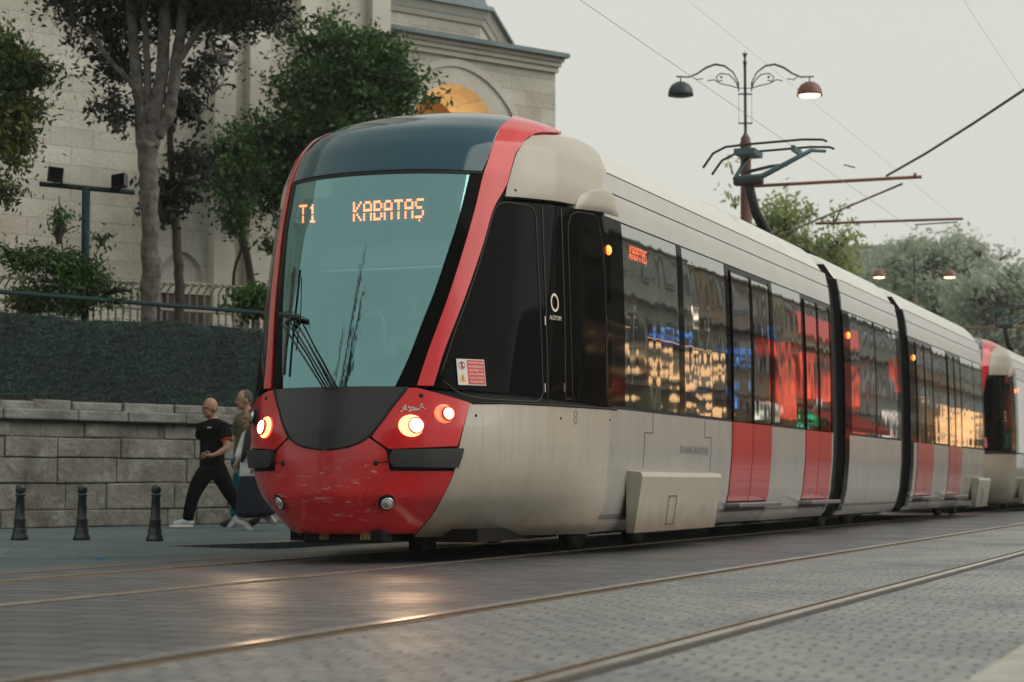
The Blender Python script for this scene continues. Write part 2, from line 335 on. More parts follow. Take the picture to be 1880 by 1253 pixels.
FONT={'T':["11111","00100","00100","00100","00100","00100","00100"],'1':["00100","01100","00100","00100","00100","00100","01110"],
'K':["10001","10010","10100","11000","10100","10010","10001"],'A':["01110","10001","10001","11111","10001","10001","10001"],
'B':["11110","10001","10001","11110","10001","10001","11110"],'S':["01111","10000","10000","01110","00001","00001","11110"],' ':["00000"]*7}
def led(txt,name,m,parent,M,w,h,gap=True,cedilla=True):
    """LED dot-matrix lettering on a plane, w x h metres, origin at lower left"""
    cols=len(txt)*6-1; dx=w/cols; dy=h/8.2; mb=MB()
    for ci,ch in enumerate(txt):
        for r_,row in enumerate(FONT[ch]):
            for c_,b in enumerate(row):
                if b=='1':
                    x=(ci*6+c_+.5)*dx; y=h-(r_+.5+(.6 if r_>3 else 0))*dy
                    mb.box((x,y,0),(dx*.90,dy*.84,.004),M=M)
    if cedilla and txt.endswith('S'):
        mb.box(((cols-2.5)*dx,-.25*dy,0),(dx*.74,dy*.6,.004),M=M)
    return mb.build(name,m,parent)
# ================================================================== TRAM
def make_tram():
    T=empty('tram',(0,0,0),0,'red and cream tram coming towards the camera, orange T1 KABATAŞ display lit behind its windscreen','tram','coupled trams on the far track')
    # --- nose curves (s,z)
    WSR=toSZ([(757,712),(779,661),(809,581),(825,539),(845,475),(863,415),(877,360),(886,325)]); WSR[0,1]=1.325; WSR[-1,1]=3.03
    dome=toSZ([(887,322),(895,298),(903,269),(911,250),(919,234),(932,222)]); dome[0]=WSR[-1]
    dome=np.vstack([dome,[[.47,3.62],[.53,3.68],[.62,3.73],[.8,3.77]]])
    outr=toSZ([(794,712),(811,654),(839,579),(857,537),(876,478),(893,425),(905,378),(911,366),(925,361),(930,336),(945,281),(957,261),(974,247),(997,241),(1039,243),(1076,250)])
    # windscreen
    wsr2=WSR.copy(); wsr2[:,0]-=.004
    patch_sz('windscreen',mir(wsr2),wsr2,M_ws,T,off=0,nu=48,nv=40,depth=0)
    wi=WSR.copy(); wi[:,0]-=.040
    # black printed border of the glass
    wb=patch_both('windscreen_border',wi,WSR,M_black,T,off=.003,nu=4,nv=40,depth=.05)
    top=np.array([[-WSR[-1,0],3.02],[WSR[-1,0],3.02]]); 
    patch_sz('screen_seal',[(-WSR[-1,0],3.015),(-WSR[-1,0],3.045)],[(WSR[-1,0],3.015),(WSR[-1,0],3.045)],M_seam,T,off=.002,nu=40,nv=3,sm=0)
    # dome
    dm=dome.copy(); dm[:,0]-=.004; dm[0,1]=3.05
    patch_sz('roof_dome',mir(dm),dm,M_dome,T,off=.004,nu=48,nv=40,depth=.02,sm=1)
    # red arch
    Lr=np.vstack([toSZ([(764,711)]),WSR[1:],dome[1:]]); 
    Ro=np.vstack([outr,[[1.0,3.68]]])
    A=resample(Lr,60,1); B=resample(Ro,60,1)
    # match by height so that rows stay level
    zL=[1.33,1.6,2.0,2.2,2.5,2.75,2.95,3.05,3.15,3.25,3.37,3.47,3.56,3.63,3.70]
    def at(P,z): return np.interp(z,P[:,1],P[:,0])
    rows=[]
    outm=np.maximum.accumulate(Ro[:,1]); Rom=Ro.copy(); Rom[:,1]=outm+np.arange(len(outm))*1e-5
    for z in zL: rows.append(((at(Lr,z),z),(at(Rom,z),z)))
    rows[-1]=((at(Lr,3.70),3.70),(1.0,3.69))
    patch_both('red_pillar',[r[0] for r in rows],[r[1] for r in rows],M_red,T,off=.012,nu=14,nv=70,depth=.03,matched=True,sm=2)
    # dark lining behind the pillars
    patch_both('pillar_lining',[(r[0][0]-.012,r[0][1]) for r in rows[:9]],[(r[1][0]+.02,r[1][1]) for r in rows[:9]],M_black,T,off=-.002,nu=8,nv=50,depth=.06,matched=True)
    # lower dark shell under the panels
    patch_sz('inner_shell',[(-1,.22),(-1,1.30)],[(1,.22),(1,1.30)],M_seam,T,off=-.02,nu=90,nv=24,depth=.0)
    # bumper
    b1=toSZ([(763,974),(790,945),(814,903),(831,865)]); b1[0,1]=.235
    bt=b1[-1,1]
    bum=patch_sz('front_bumper',mir(b1),b1,M_redb,T,off=.015,nu=60,nv=20,depth=.05)
    b2=toSZ([(716,862),(709,828),(678,805)]); b2[0,1]=bt
    patch_sz('bumper_centre',mir(b2),b2,M_redb,T,off=.015,nu=48,nv=14,depth=.02,sm=1)
    # chin
    ch=toSZ([(612,826),(640,821),(660,813),(678,802),(700,775),(716,752),(734,730),(747,715)]); ch[0,0]=.004; ch[-1,1]=1.315
    ch=np.array(sorted(ch.tolist(),key=lambda q:q[1]))
    patch_sz('chin_panel',mir(ch),ch,M_chin,T,off=.02,nu=40,nv=30,depth=.03,sm=1)
    # chin edge strip
    for sg in(1,-1):
        pts=[]
        Q=resample(ch,30,1)
        P,_=surfn(Q[:,0]*sg,Q[:,1],.02); mb=MB(); mb.tube(P,.009,6); mb.build('chin_edge_strip',M_seam,T)
    # headlight panels
    HL=toSZ([(714,825),(682,803),(703,777),(719,754),(737,730),(750,714),(765,713)])
    HR=toSZ([(838,820),(842,806),(848,787),(853,768),(858,752),(860,746),(861,741)])
    hp=patch_both('headlight_panel',HL,HR,M_red,T,off=.018,nu=24,nv=24,depth=.04,matched=True,sm=0)
    for q,sg in((0,1),(1,-1)):
        panel=hp[q]
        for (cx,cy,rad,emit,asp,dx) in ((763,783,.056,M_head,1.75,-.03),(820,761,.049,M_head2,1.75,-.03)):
            s,z=inv(cx,cy); 
            if sg<0 and emit is M_head2: emit=M_chrome
            P,n=surfn(np.array(s*sg),np.array(z),.02); M=frame(P,n)
            # oval bowl, emissive where its lamp is lit (local x = across)
            mb=MB(); n_=28; V=[];f=[]
            prof=[(1.0,.000),(.97,.006),(.75,.0045),(.5,.003),(.0,.002)]
            for r_,h_ in prof:
                for k in range(n_):
                    a=2*math.pi*k/n_; xx=rad*asp*1.0*r_*math.cos(a); 
                    V.append(M@Vector((xx-sg*rad*(asp-1)*.85,rad*1.5*r_*math.sin(a),h_)))
            for i in range(len(prof)-1):
                for k in range(n_): f.append((i*n_+k,i*n_+(k+1)%n_,(i+1)*n_+(k+1)%n_,(i+1)*n_+k))
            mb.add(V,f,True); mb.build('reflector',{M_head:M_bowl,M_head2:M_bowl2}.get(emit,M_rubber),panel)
            mb=MB(); mb.lathe([(rad,.0),(rad*1.12,.008),(rad*1.12,.022),(rad*.94,.026),(rad*.92,.014)],n=28,M=M); mb.build('lamp_ring',M_red if emit is not M_chrome else M_rubber,panel)
            mb=MB(); mb.lathe([(rad*.90,.020),(rad*.8,.028),(rad*.5,.036),(0.001,.039)],n=28,M=M); mb.build('headlight',emit,panel)
        s,z=inv(772,727); P,n=surfn(np.array(s*sg),np.array(z),.019); mb=MB(); mb.lathe([(.017,-.004),(.017,.002),(.001,.003)],n=14,M=frame(P,n)); mb.build('bolt_hole',M_seam,panel)
    # paint chips near the lamps
    mb=MB()
    for k in range(26):
        s,z=inv(745+rng.normal(6,14)*1.0,752+rng.normal(0,3.5)+0*k); P,n=surfn(np.array(s),np.array(z),.0195); M=frame(P,n)
        pts=[(math.cos(a)*rng.uniform(.004,.016),math.sin(a)*rng.uniform(.003,.010)) for a in np.linspace(0,5.5,7)]
        mb.prism(pts,.0012,M)
    mb.build('paint_chip',mat('primer',(.5,.42,.38),.7),hp[0])
    # bumper pads
    pl=toSZ([(722,857),(715,850),(714,838),(720,826)]); pr=toSZ([(836,857),(840,846),(843,836),(846,823)])
    patch_both('bumper_pad',pl,pr,M_rubber,T,off=.05,nu=16,nv=10,depth=.08,sm=0)
    # tow-eye holes, hairline slits
    for sg in(1,-1):
        s,z=inv(690,851); P,n=surfn(np.array(s*sg),np.array(z),.016); mb=MB(); mb.lathe([(.02,-.004),(.02,.002),(.001,.003)],n=14,M=frame(P,n))
        s2,z2=inv(714,847); 
        q=[surfn(np.array((s+(s2-s)*t)*sg),np.array(z+(z2-z)*t),.017)[0] for t in np.linspace(0,1,5)]; mb.tube(q,.004,5); mb.build('tow_eye_hole',M_seam,bum)
        # fog lights
        s,z=inv(709,920); P,n=surfn(np.array(s*sg),np.array(z),.016); M=frame(P,n)
        fl=MB().lathe([(.085,.0),(.078,.006),(.062,.004)],n=28,M=M).build('fog_light_surround',M_redb,T)
        MB().lathe([(.066,.005),(.06,.007),(.05,.004),(.0,.003)],n=28,M=M).build('recess_shade',M_seam,fl)  # dark disc standing proud; shade of a hollow put into its colour
        M2=M@Matrix.Translation((sg*.008,-.006,0)); 
        MB().lathe([(.048,.004),(.048,.016),(.043,.018),(.040,.012)],n=28,M=M2).build('lens_ring',M_chrome,fl)
        ln=MB(); ln.lathe([(.041,.012),(.033,.020),(.018,.026),(.001,.028)],n=12,M=M2); ln.build('fog_light',mat('fog_lens',(.55,.57,.58),.12,.6,bump=.5,bscale=70),fl)
    # coupler cover / snow plough
    mb=MB(); mb.box((TX+.05,13.90,.205),(.66,.42,.10),bev=.02); cp=mb.build('coupler_cover',M_under,T)
    mb=MB(); 
    for dx in(-.1,.24):
      mb=MB().box((TX+dx,13.687,.205),(.08,.006,.05)); mb.build('reflective_label',mat('worn_yellow',(.25,.17,.04),.7,nz=(60,(.03,.025,.02),.45,.55)),cp)
    # side of cab: cream lower panel
    cl=toSZ([(765,976),(792,947),(816,905),(833,867),(838,850),(842,822),(862,742)]); cl[0,1]=.20
    cr=np.array([[1.02,.18],[1.02,.27],[1.02,.42],[1.02,.6],[1.02,.7],[1.02,.86],[1.02,1.235]])
    patch_both('cab_side_panel',cl,cr,M_creaml,T,off=.008,nu=60,nv=26,depth=.03,matched=True,sm=1)
    # the small lip above the bumper pads
    # black cab side glazing
    gl=toSZ([(797,714),(812,656),(840,581),(858,539),(877,480),(894,427),(906,380),(911,369)]); gb=gl[0,1]
    gt=gl[-1,1]
    def gz(t): return 1.245+(2.88-1.245)*t
    grz=[gz((z-gl[0,1])/(gt-gl[0,1])) for z in gl[:,1]]
    gr=np.array([[1.03,z] for z in grz])
    patch_both('cab_side_window',gl,gr,M_black,T,off=.006,nu=70,nv=40,depth=.03,matched=True,sm=1)
    # glazing frames (rubber seams)
    def seam(px,r=.006,m=M_rubber,par=T,name='window_seal'):
        Q=toSZ(px); q=resample(Q,max(8,len(Q)*5),1)
        for sg in(1,-1):
            P,_=surfn(q[:,0]*sg,q[:,1],.008); MB().tube(P,r,5).build(name,m,par)
    seam([(812,700),(846,726),(900,734),(990,738),(996,730),(990,560),(982,388),(976,379),(916,371),(908,378),(880,480),(858,545),(836,605),(818,660),(808,690)])
    seam([(1036,742),(1035,600),(1028,384)]); seam([(1004,739),(1001,600),(993,379)])
    seam([(1050,738),(1046,600),(1040,400),(1050,388),(1096,396),(1108,500),(1112,738)],.004)
    # window sill trim
    seam([(866,741),(930,741),(1000,744),(1060,747),(1131,752)],.010,M_seam)
    for px in((998,712),(1033,712),(998,590)):
        s,z=inv(*px); P,n=surfn(np.array(s),np.array(z),.012); MB().box((0,0,0),(.012,.07,.01),M=frame(P,n)).build('door_hinge',M_steel,T)
    # cab fairing
    fl_=toSZ([(927,361),(932,336),(947,283),(959,263),(976,250)]); fr=toSZ([(1116,392),(1114,350),(1106,300),(1096,274),(1080,258)])
    fa=patch_both('cab_roof_fairing',fl_,fr,M_cream,T,off=.006,nu=30,nv=24,depth=.05,bulge=.014,matched=True,sm=2)
    for q,sg in((0,1),(1,-1)):
        hl=toSZ([(1052,384),(1056,368),(1064,357),(1076,350)]); hr=toSZ([(1132,398),(1130,380),(1124,362),(1112,350)])
        if sg<0: hl,hr=mir(hr),mir(hl)
        patch_sz('camera_housing',hl,hr,M_cream,fa[q],off=.02,nu=18,nv=18,depth=.09,bulge=.03,sm=2)
    # small bolts on the cream panel
    for px in((873,763),(1028,768),(1118,771),(938,355)):
        s,z=inv(*px); P,n=surfn(np.array(s),np.array(z),.009 if px[1]>500 else .07); MB().lathe([(.011,-.002),(.011,.002),(.001,.0025)],n=10,M=frame(P,n)).build('bolt_head',M_seam,T)
    # indicator lamps
    def indic(px,sgs=(1,-1)):
        for sg in sgs:
            s,z=inv(*px); P,n=surfn(np.array(s*sg),np.array(z),.008); MB().lathe([(.042,.0),(.042,.012),(.03,.026),(.001,.032)],n=18,M=frame(P,n)).build('indicator_lamp',M_amber,T)
    indic((1114,460))
    # number 8, maker's roundel, warning sticker
    s,z=inv(1055,768); P,n=surfn(np.array(s),np.array(z),.0085); text_obj('8','fleet_number',mat('grey_letter',(.22,.2,.18),.6),T,frame(P,n),.17)
    s,z=inv(1017,556); P,n=surfn(np.array(s),np.array(z),.0075); M=frame(P,n)
    Ml=mat('silver_letter',(.75,.66,.5),.35,.3)
    mb=MB(); 
    for k in range(24):
        a0,a1=2*math.pi*k/24,2*math.pi*(k+1)/24
        ro,ri=.075,.055
        mb.add([M@Vector((r*math.cos(a)*.85,r*math.sin(a),.002)) for a,r in((a0,ri),(a0,ro),(a1,ro),(a1,ri))],[(0,1,2,3)])
    lg=mb.build('maker_emblem',Ml,T); text_obj('ALSTOM','emblem_lettering',Ml,lg,M@Matrix.Translation((0,-.125,.002)),.05,.001)
    c=[inv(*p) for p in((836,658),(888,664),(887,711),(837,706))]
    cc=np.mean(c,0); P,n=surfn(np.array(cc[0]),np.array(cc[1]),.016); n=Vector(n); M=frame(P,n)
    inM=M.inverted(); q=[inM@Vector(surfn(np.array(a),np.array(b),.012)[0]) for a,b in c]
    w=(abs(q[1].x-q[0].x)+abs(q[2].x-q[3].x))/2; h=(abs(q[0].y-q[3].y)+abs(q[1].y-q[2].y))/2
    st=MB().box((0,0,-.002),(w,h,.003),M=M).build('warning_sticker',mat('sticker_white',(.62,.6,.56),.5),T)
    Mr=mat('sticker_red',(.55,.02,.03),.5); MB().box((w*.175,0,.0005),(w*.6,h*.93,.002),M=M).build('red_field',Mr,st)
    for k,t in enumerate(['TRAMVAYLAR','ARASINDAN','GEÇMEK VE','ATLAMAK','YOLCULAR TARAFINDAN','YASAKTIR']):
        text_obj(t,'sticker_text',mat('sticker_white2',(.75,.7,.62),.5),st,M@Matrix.Translation((w*.175,h*(.36-.145*k),.002)),h*.125,.0004,sx=min(1.2,w*.54/(len(t)*h*.078)))
    mb=MB()
    for k in range(20):
        a0,a1=2*math.pi*k/20,2*math.pi*(k+1)/20
        mb.add([M@Vector((-w*.32+r*math.cos(a),h*.25+r*math.sin(a),.001)) for a,r in((a0,w*.10),(a0,w*.125),(a1,w*.125),(a1,w*.10))],[(0,1,2,3)])
    mb.box((-w*.32,h*.25,.001),(w*.02,w*.22,.001),rz=.7,M=M); mb.build('prohibition_ring',Mr,st)
    mb=MB(); mb.box((-w*.32,h*.25,.0008),(w*.05,h*.14,.001),M=M); mb.box((-w*.30,h*.18,.0008),(w*.09,h*.03,.001),rz=.6,M=M); mb.box((-w*.32,h*.35,.0008),(w*.045,w*.045,.001),M=M); mb.build('walking_figure',M_seam,st)
    MB().prism([(-w*.44,-h*.38),(-w*.2,-h*.38),(-w*.32,-h*.04)],.001,M).build('warning_triangle',mat('sign_yellow',(.75,.38,.03),.5),st)
    MB().box((-w*.32,-h*.24,.0015),(w*.022,h*.16,.001),M=M).build('exclamation_mark',M_seam,st)
    # --- cab interior
    Mi=mat('cab_grey',(.22,.24,.24),.7); Md=mat('dash_black',(.02,.022,.024),.6)
    mb=MB(); mb.box((TX,14.62,1.22),(1.5,1.0,.26),bev=.05); mb.box((TX,14.42,1.38),(1.0,.35,.14),bev=.05); mb.build('dashboard',Md,T)
    MB().box((TX,15.9,1.95),(2.3,.05,1.8)).build('cab_bulkhead',Mi,T)
    MB().box((TX,15.35,.98),(2.2,1.4,.05)).build('cab_floor',Md,T)
    mb=MB(); mb.box((TX+.0,15.35,1.48),(.5,.5,.12),bev=.04); mb.box((TX+.0,15.62,1.85),(.5,.12,.75),bev=.05); mb.build('driver_seat',Md,T)
    MB().box((TX,14.95,2.50),(1.75,.03,.24)).build('sun_blind',mat('blind',(.34,.37,.37),.8),T)
    mb=MB(); mb.box((TX,14.93,2.355),(1.62,.03,.022)); mb.build('blind_bar',mat('blind_bar',(.85,.88,.86),.5),T)
    for x in(-.55,): 
        mb=MB(); mb.tube([(TX+x,15.2,1.3),(TX+x,15.2,2.5)],.018,8); mb.tube([(TX+x,15.2,2.0),(TX+x+.2,15.2,2.03),(TX+x+.25,15.2,1.95),(TX+x+.25,15.2,1.6)],.014,8); mb.build('grab_pole',mat('pale_pole',(.5,.52,.5),.4),T)
    # destination display
    YD=14.78
    dsp=MB().box((TX,YD+.06,2.78),(1.72,.1,.34)).build('destination_display',Md,T)
    a=onY(549,413,YD); b=onY(581,375,YD); Mx=Matrix(((1,0,0,a[0]),(0,0,1,YD),(0,1,0,a[2]),(0,0,0,1)))
    Mx=Matrix(((1,0,0,a[0]),(0,0,-1,YD),(0,1,0,a[2]),(0,0,0,1))); led('T1','route_number',M_led,dsp,Mx,b[0]-a[0],b[2]-a[2],cedilla=False)
    a=onY(648,410,YD); b=onY(778,364,YD); Mx=Matrix(((1,0,0,a[0]),(0,0,-1,YD),(0,1,0,a[2]),(0,0,0,1))); led('KABATAS','destination_text',M_led,dsp,Mx,b[0]-a[0],b[2]-a[2])
    # wiper
    def wp(pts,r,off): 
        Q=toSZ(pts); P=[surfn(np.array(a),np.array(b),off)[0] for a,b in Q]; return P
    mb=MB(); mb.tube(wp([(546,494),(541,545),(535,600),(530,650),(527,690)],0,.03),.011,6); mb.tube(wp([(546,505),(545,560),(541,600),(536,640)],0,.055),.006,6); 
    bl=mb.build('wiper_blade',M_rubber,T)
    mb=MB()
    for a_,b_ in(((527,598),(600,718)),((541,594),(611,718)),((549,592),(620,718))): mb.tube(wp([a_,((a_[0]+b_[0])/2,(a_[1]+b_[1])/2),b_],0,.05),.0075,6)
    mb.tube(wp([(524,581),(540,584),(558,589)],0,.05),.02,8); mb.tube(wp([(535,600),(545,586)],0,.05),.018,8)
    mb.tube(wp([(524,579),(545,576),(558,582),(561,600)],0,.06),.004,5)
    mb.build('wiper_arm',M_rubber,T)
    # ---------------- modules
    def side(sg,Y0,Y1,doors,wins,first=False,lastbox=None,g=0):
        zt=2.87
        lo=[]; cur=Y0
        for (a,b) in doors: lo.append((cur,a)); cur=b
        lo.append((cur,Y1))
        for (a,b) in lo:
            if b-a>.05: 
                pYZ('side_panel',sg,a,b,.19,1.235,M_greyl,T,off=.006,nz_=14)
                pYZ('window_sill',sg,a,b,1.237,1.262,M_seam,T,off=.004,nz_=3)
        for (a,b) in doors:
            pYZ('door_threshold_panel',sg,a,b,.19,.40,M_greyl,T,off=.0,nz_=6)
            mid=(a+b)/2
            for (c_,d_) in((a+.02,mid-.012),(mid+.012,b-.02)):
                dl=pYZ('door',sg,c_,d_,.42,1.24,M_doorred,T,off=.014,nz_=10)
                pYZ('door_window',sg,c_,d_,1.25,2.80,M_win,dl,off=.012,nz_=12,depth=0)
                for e_ in(c_,d_-.035): pYZ('door_frame',sg,e_,e_+.035,1.25,2.82,M_black,dl,off=.018,nz_=10)
            pYZ('door_header',sg,a,b,2.80,2.868,M_black,T,off=.004,nz_=3)
            x=TX+sg*1.36; MB().box((x,mid,.375),(.16,b-a+.1,.045),bev=.01).build('door_step',M_steel,T)
        # windows between
        for (a,b) in wins:
            pYZ('side_window',sg,a,b,1.265,2.865,M_win,T,off=.004,nz_=16,depth=0,ny=2)
        # pillars
        ed=sorted([q for w_ in wins for q in w_]+[q for d_ in doors for q in d_]+[Y0,Y1])
        segs=[(Y0,Y1)]
        occ=sorted(list(wins)+list(doors)); cur=Y0
        for a,b in occ+[(Y1,Y1)]:
            if a-cur>.01: pYZ('window_pillar',sg,cur,a,1.262,2.868,M_black,T,off=.006,nz_=12)
            cur=b
        pYZ('cantrail',sg,Y0,Y1,2.875,3.095,M_grey,T,off=.012,nz_=6)
        pYZ('roof_groove',sg,Y0,Y1,3.09,3.29,M_seam,T,off=-.002,nz_=4)
        pYZ('upper_cantrail',sg,Y0,Y1,3.108,3.275,M_grey,T,off=.012,nz_=6)
        ys=41
        pYZ('roof_side',sg,Y0,Y1,3.29,3.768,M_roof,T,off=.008,nz_=26,ny=60,rnd=True)
    M_roof=mat('roof_paint',(.62,.61,.57),.4,coat=.3,nz=(.9,(.5,.49,.46),.4,.75))
    def yx(x,y=800): return float(onX(x,y,-5.32)[1])
    mods=[(16.15,25.3,[(20.25,22.0),(23.7,25.2)],[(16.62,18.32),(18.5,20.08),(22.15,23.6)]),
          (26.05,30.2,[],[(26.5,28.2),(28.3,29.95)]),
          (31.0,39.2,[(31.6,33.2),(34.8,36.3)],[(33.3,34.7),(36.4,37.9),(38.0,39.0)])]
    for mi,(a,b,d,w) in enumerate(mods):
        for sg in(1,-1): side(sg,a,b,d,w)
        # inside: floor, ceiling, seats, poles
        MB().box((TX,(a+b)/2,.33),(2.5,b-a-.05,.05)).build('saloon_floor',mat('floor_grey',(.06,.06,.06),.6),T)
        MB().box((TX,(a+b)/2,2.95),(2.45,b-a-.05,.04)).build('saloon_ceiling',mat('ceiling_grey',(.4,.4,.38),.6),T)
        mb=MB(); y=a+.8
        while y<b-.6:
            if not any(d0-.3<y<d1+.3 for d0,d1 in d):
                for sg in(1,-1): mb.box((TX+sg*.85,y,.8),(.8,.42,.1),bev=.03); mb.box((TX+sg*.85,y+.22,1.15),(.8,.08,.7),bev=.03)
            y+=.85
        s_=mb.build('saloon_seats',mat('seat_blue',(.02,.035,.07),.8),T); s_['kind']='stuff' if False else 'part'; del s_['kind']
        mb=MB()
        for y in np.arange(a+.6,b-.3,1.3): mb.tube([(TX+.45,y,.35),(TX+.45,y,2.93)],.017,6)
        mb.build('saloon_poles',mat('pole_steel',(.5,.5,.5),.3,1),T)
        # end caps, underframe
        for y in(a,b):
            V=[body(sg,z,y,-.02) for sg,zs in((1,np.linspace(.2,3.5,16)),(-1,np.linspace(3.5,.2,16))) for z in zs]
            if mi or y==b: 
                mesh('end_wall',V,[tuple(range(len(V)))],M_seam,T)
        MB().box((TX,(a+b)/2,.24),(2.1,b-a-.1,.16)).build('underframe',M_under,T)
        mb=MB(); mb.box((TX,(a+b)/2,3.60),(1.2,b-a-.9,.2),bev=.04); mb.build('roof_equipment_cover',M_roof,T)
    # red end pillars at module ends (thin grey posts beside the gangways)
    for (a,b) in((25.3,26.05),(30.2,31.0)):
        n_=8; V=[];f=[]; prof=[(sg,z) for sg,zs in((1,np.linspace(.25,3.45,14)),(-1,np.linspace(3.45,.25,14))) for z in zs]
        for i in range(2*n_+1):
            y=a+(b-a)*i/(2*n_); o_=-.10-.07*(i%2)
            for sg,z in prof: V.append(body(sg,z,y,o_))
        k=len(prof)
        for i in range(2*n_):
            for j in range(k-1): f.append((i*k+j,i*k+j+1,(i+1)*k+j+1,(i+1)*k+j))
        mesh('gangway_bellows',V,f,mat('bellows_rubber',(.03,.034,.034),.75),T)
        for sg in(1,-1): pYZ('gangway_edge',sg,b-.02,b+.26,1.0 if 0 else .25,2.868,M_black,T,off=.012,nz_=20)
    for y in(26.3,31.35):
        for sg in(1,):
            P=body(1,2.55,y,.014); MB().lathe([(.045,0),(.045,.015),(.03,.03),(.001,.034)],n=16,M=frame(P,(1,0,.02))).build('indicator_lamp',M_amber,T)
    # box skirts
    for (y0,y1) in((16.75,19.4),(37.6,39.15)):
        for sg in(1,-1):
            x=TX+sg*1.36; mb=MB(); d_=.20
            V=[];
            for (zz,xo) in((.17,.02),(.66,.10),(.70,.085),(.71,-.05),(.17,-.05)):
                for yy in(y0,y1): V.append((x+sg*xo,yy,zz))
            f=[(0,1,3,2),(2,3,5,4),(4,5,7,6),(6,7,9,8),(8,9,1,0),(0,2,4,6,8),(1,9,7,5,3)]
            bx_=clean(mesh('bogie_skirt',V,f,M_creaml,T))
            yy=y0+ (y1-y0)*.38
            if sg>0:
                mb=MB(); M=frame((x+.05,yy,.36),(1,0,-.16))
                for (cx,cy,w,h) in((-.12,0,.006,.26),(.12,0,.006,.26),(0,.13,.24,.006),(0,-.13,.24,.006)): mb.box((cx,cy,.012),(w,h,.004),M=M)
                mb.build('access_flap_gap',M_seam,bx_)
    # access panel lines on the side above the first skirt, side lettering
    for (y0,y1,z0,z1) in((17.2,19.45,.73,1.05),):
        for (a,b,c,d) in((y0,y0+.008,z0,z1),(y1,y1+.008,z0,z1),(y0,y0+.25,z1,z1+.008),(y1-.25,y1,z1,z1+.008),(y0+.25,y0+.258,z1,1.23),(y1-.25,y1-.242,z1,1.23)): pYZ('panel_joint',1,a,b,c,d,M_seam,T,off=.008,depth=.002,nz_=3)
    pYZ('panel_joint',1,16.13,16.15,.2,1.235,M_seam,T,off=.002,nz_=8)
    P=body(1,.92,18.85,.008); text_obj('İSTANBUL BELEDİYESİ','side_lettering',mat('grey_letter2',(.2,.19,.2),.6),T,frame(P,(1,0,.02))@Matrix.Translation((0,0,.001)),.10,.001)
    # side destination display inside first window
    sd=MB().box((TX+1.24,17.25,2.66),(.04,.62,.2)).build('side_display',Md,T)
    Mx=Matrix(((0,0,1,TX+1.27),(1,0,0,17.0),(0,1,0,2.59),(0,0,0,1))); led('KABATAS','side_display_text',M_led,sd,Mx,.52,.13)
    # bogies
    for yc in(17.9,28.1,38.2):
        bg=MB(); bg.box((TX,yc,.38),(1.9,2.2,.2),bev=.03)
        for dy in(-.9,.9): bg.box((TX,yc+dy,.33),(2.0,.22,.22),bev=.03)
        b_=bg.build('bogie',M_under,T)
        for dy in(-.9,.9):
            for sg in(1,-1):
                M=Matrix.Translation((TX+sg*.73,yc+dy,.315))@Matrix.Rotation(R(90),4,'Y')
                MB().lathe([(.001,-.06),(.29,-.06),(.31,-.05),(.3,.05),(.26,.06),(.1,.05),(.001,.06)],n=28,M=M).build('wheel',mat('wheel_steel',(.05,.045,.04),.6,.5),b_)
    mb=MB(); mb.box((TX+.1,15.2,.2),(1.6,1.8,.1)); mb.box((TX+.42,14.35,.14),(.14,.25,.12),bev=.02); mb.build('nose_underframe',M_under,T)
    # pantograph on the short module
    Y=27.7; pg=MB().box((TX,Y,3.83),(1.0,1.3,.12),bev=.03).build('pantograph',M_under,T)
    E1=onY(1350,336,Y); E2=onY(1388,334,Y); 
    zt=5.36
    mb=MB(); mb.tube([(TX-.05,Y+.6,3.85),(TX-.22,Y-.1,4.45),(TX-.25,Y-.35,(E1[2]+E2[2])/2-.05)],[.09,.07,.065],8)
    mb.box((TX-.25,Y-.35,float(E1[2])-.05),(.42,.14,.10),bev=.03); mb.build('lower_arm',M_rubber,pg)
    Mta=mat('pantograph_arm_paint',(.06,.11,.12),.45,.3)
    zc=float(E1[2]); mb=MB()
    mb.tube([(TX-.45,Y-.35,zc),(TX-.05,Y-.35,zc+.02),(TX+.55,Y+.1,zc+.42),(TX+.72,Y+.25,zt-.06)],[.035,.042,.032,.024],8)
    mb.tube([(TX-.45,Y-.35,zc),(TX-.42,Y+.1,zc+.3),(TX-.38,Y+.2,zt-.07)],.03,8)
    mb.tube([(TX-.38,Y+.0,zc+.14),(TX+.0,Y+.0,zc+.21),(TX+.25,Y-.1,zc+.2)],.025,6)
    mb.build('upper_arm',Mta,pg)
    for dy,dz in((-.2,0.03),(.28,.0)):
        mb=MB(); pts=[(-.95,-.3),(-.80,-.10),(-.62,-.02),(-.3,0),(.5,0.02),(.78,.0),(.84,-.03)]
        mb.tube([(TX+x,Y+dy,zt+dz+z) for x,z in pts],.018,6); mb.build('collector_strip',M_rubber,pg)
    for xx,ww in((-.35,.3),(.35,.05)): MB().box((TX+xx,Y+.05,zt-.06),(ww,.5,.08)).build('collector_carrier',Mta,pg)
    return T
tram=make_tram()
def rebase(T,loc):
    bpy.context.view_layer.update()
    T.location=loc
    for c in [c for c in bpy.data.objects if c.parent==T]: c.matrix_parent_inverse=Matrix.Translation(-Vector(loc))
rebase(tram,(TX,13.5,0))
def kids(o): return [c for c in bpy.data.objects if c.parent==o]
def copy_tree(o,parent=None,kmap=None):
    c=o.copy(); COL.objects.link(c); c.parent=parent
    if parent is not None: c.matrix_parent_inverse=o.matrix_parent_inverse.copy()
    for ch in kmap.get(o.name,[]): copy_tree(ch,c,kmap)
    return c
kmap={}
for o in bpy.data.objects:
    if o.parent: kmap.setdefault(o.parent.name,[]).append(o)
tram2=copy_tree(tram,None,kmap); tram2.location=(TX,41.5,0)
tag(tram2,'second tram coupled behind the first, only its red-edged front corner showing at far right','tram','coupled trams on the far track')
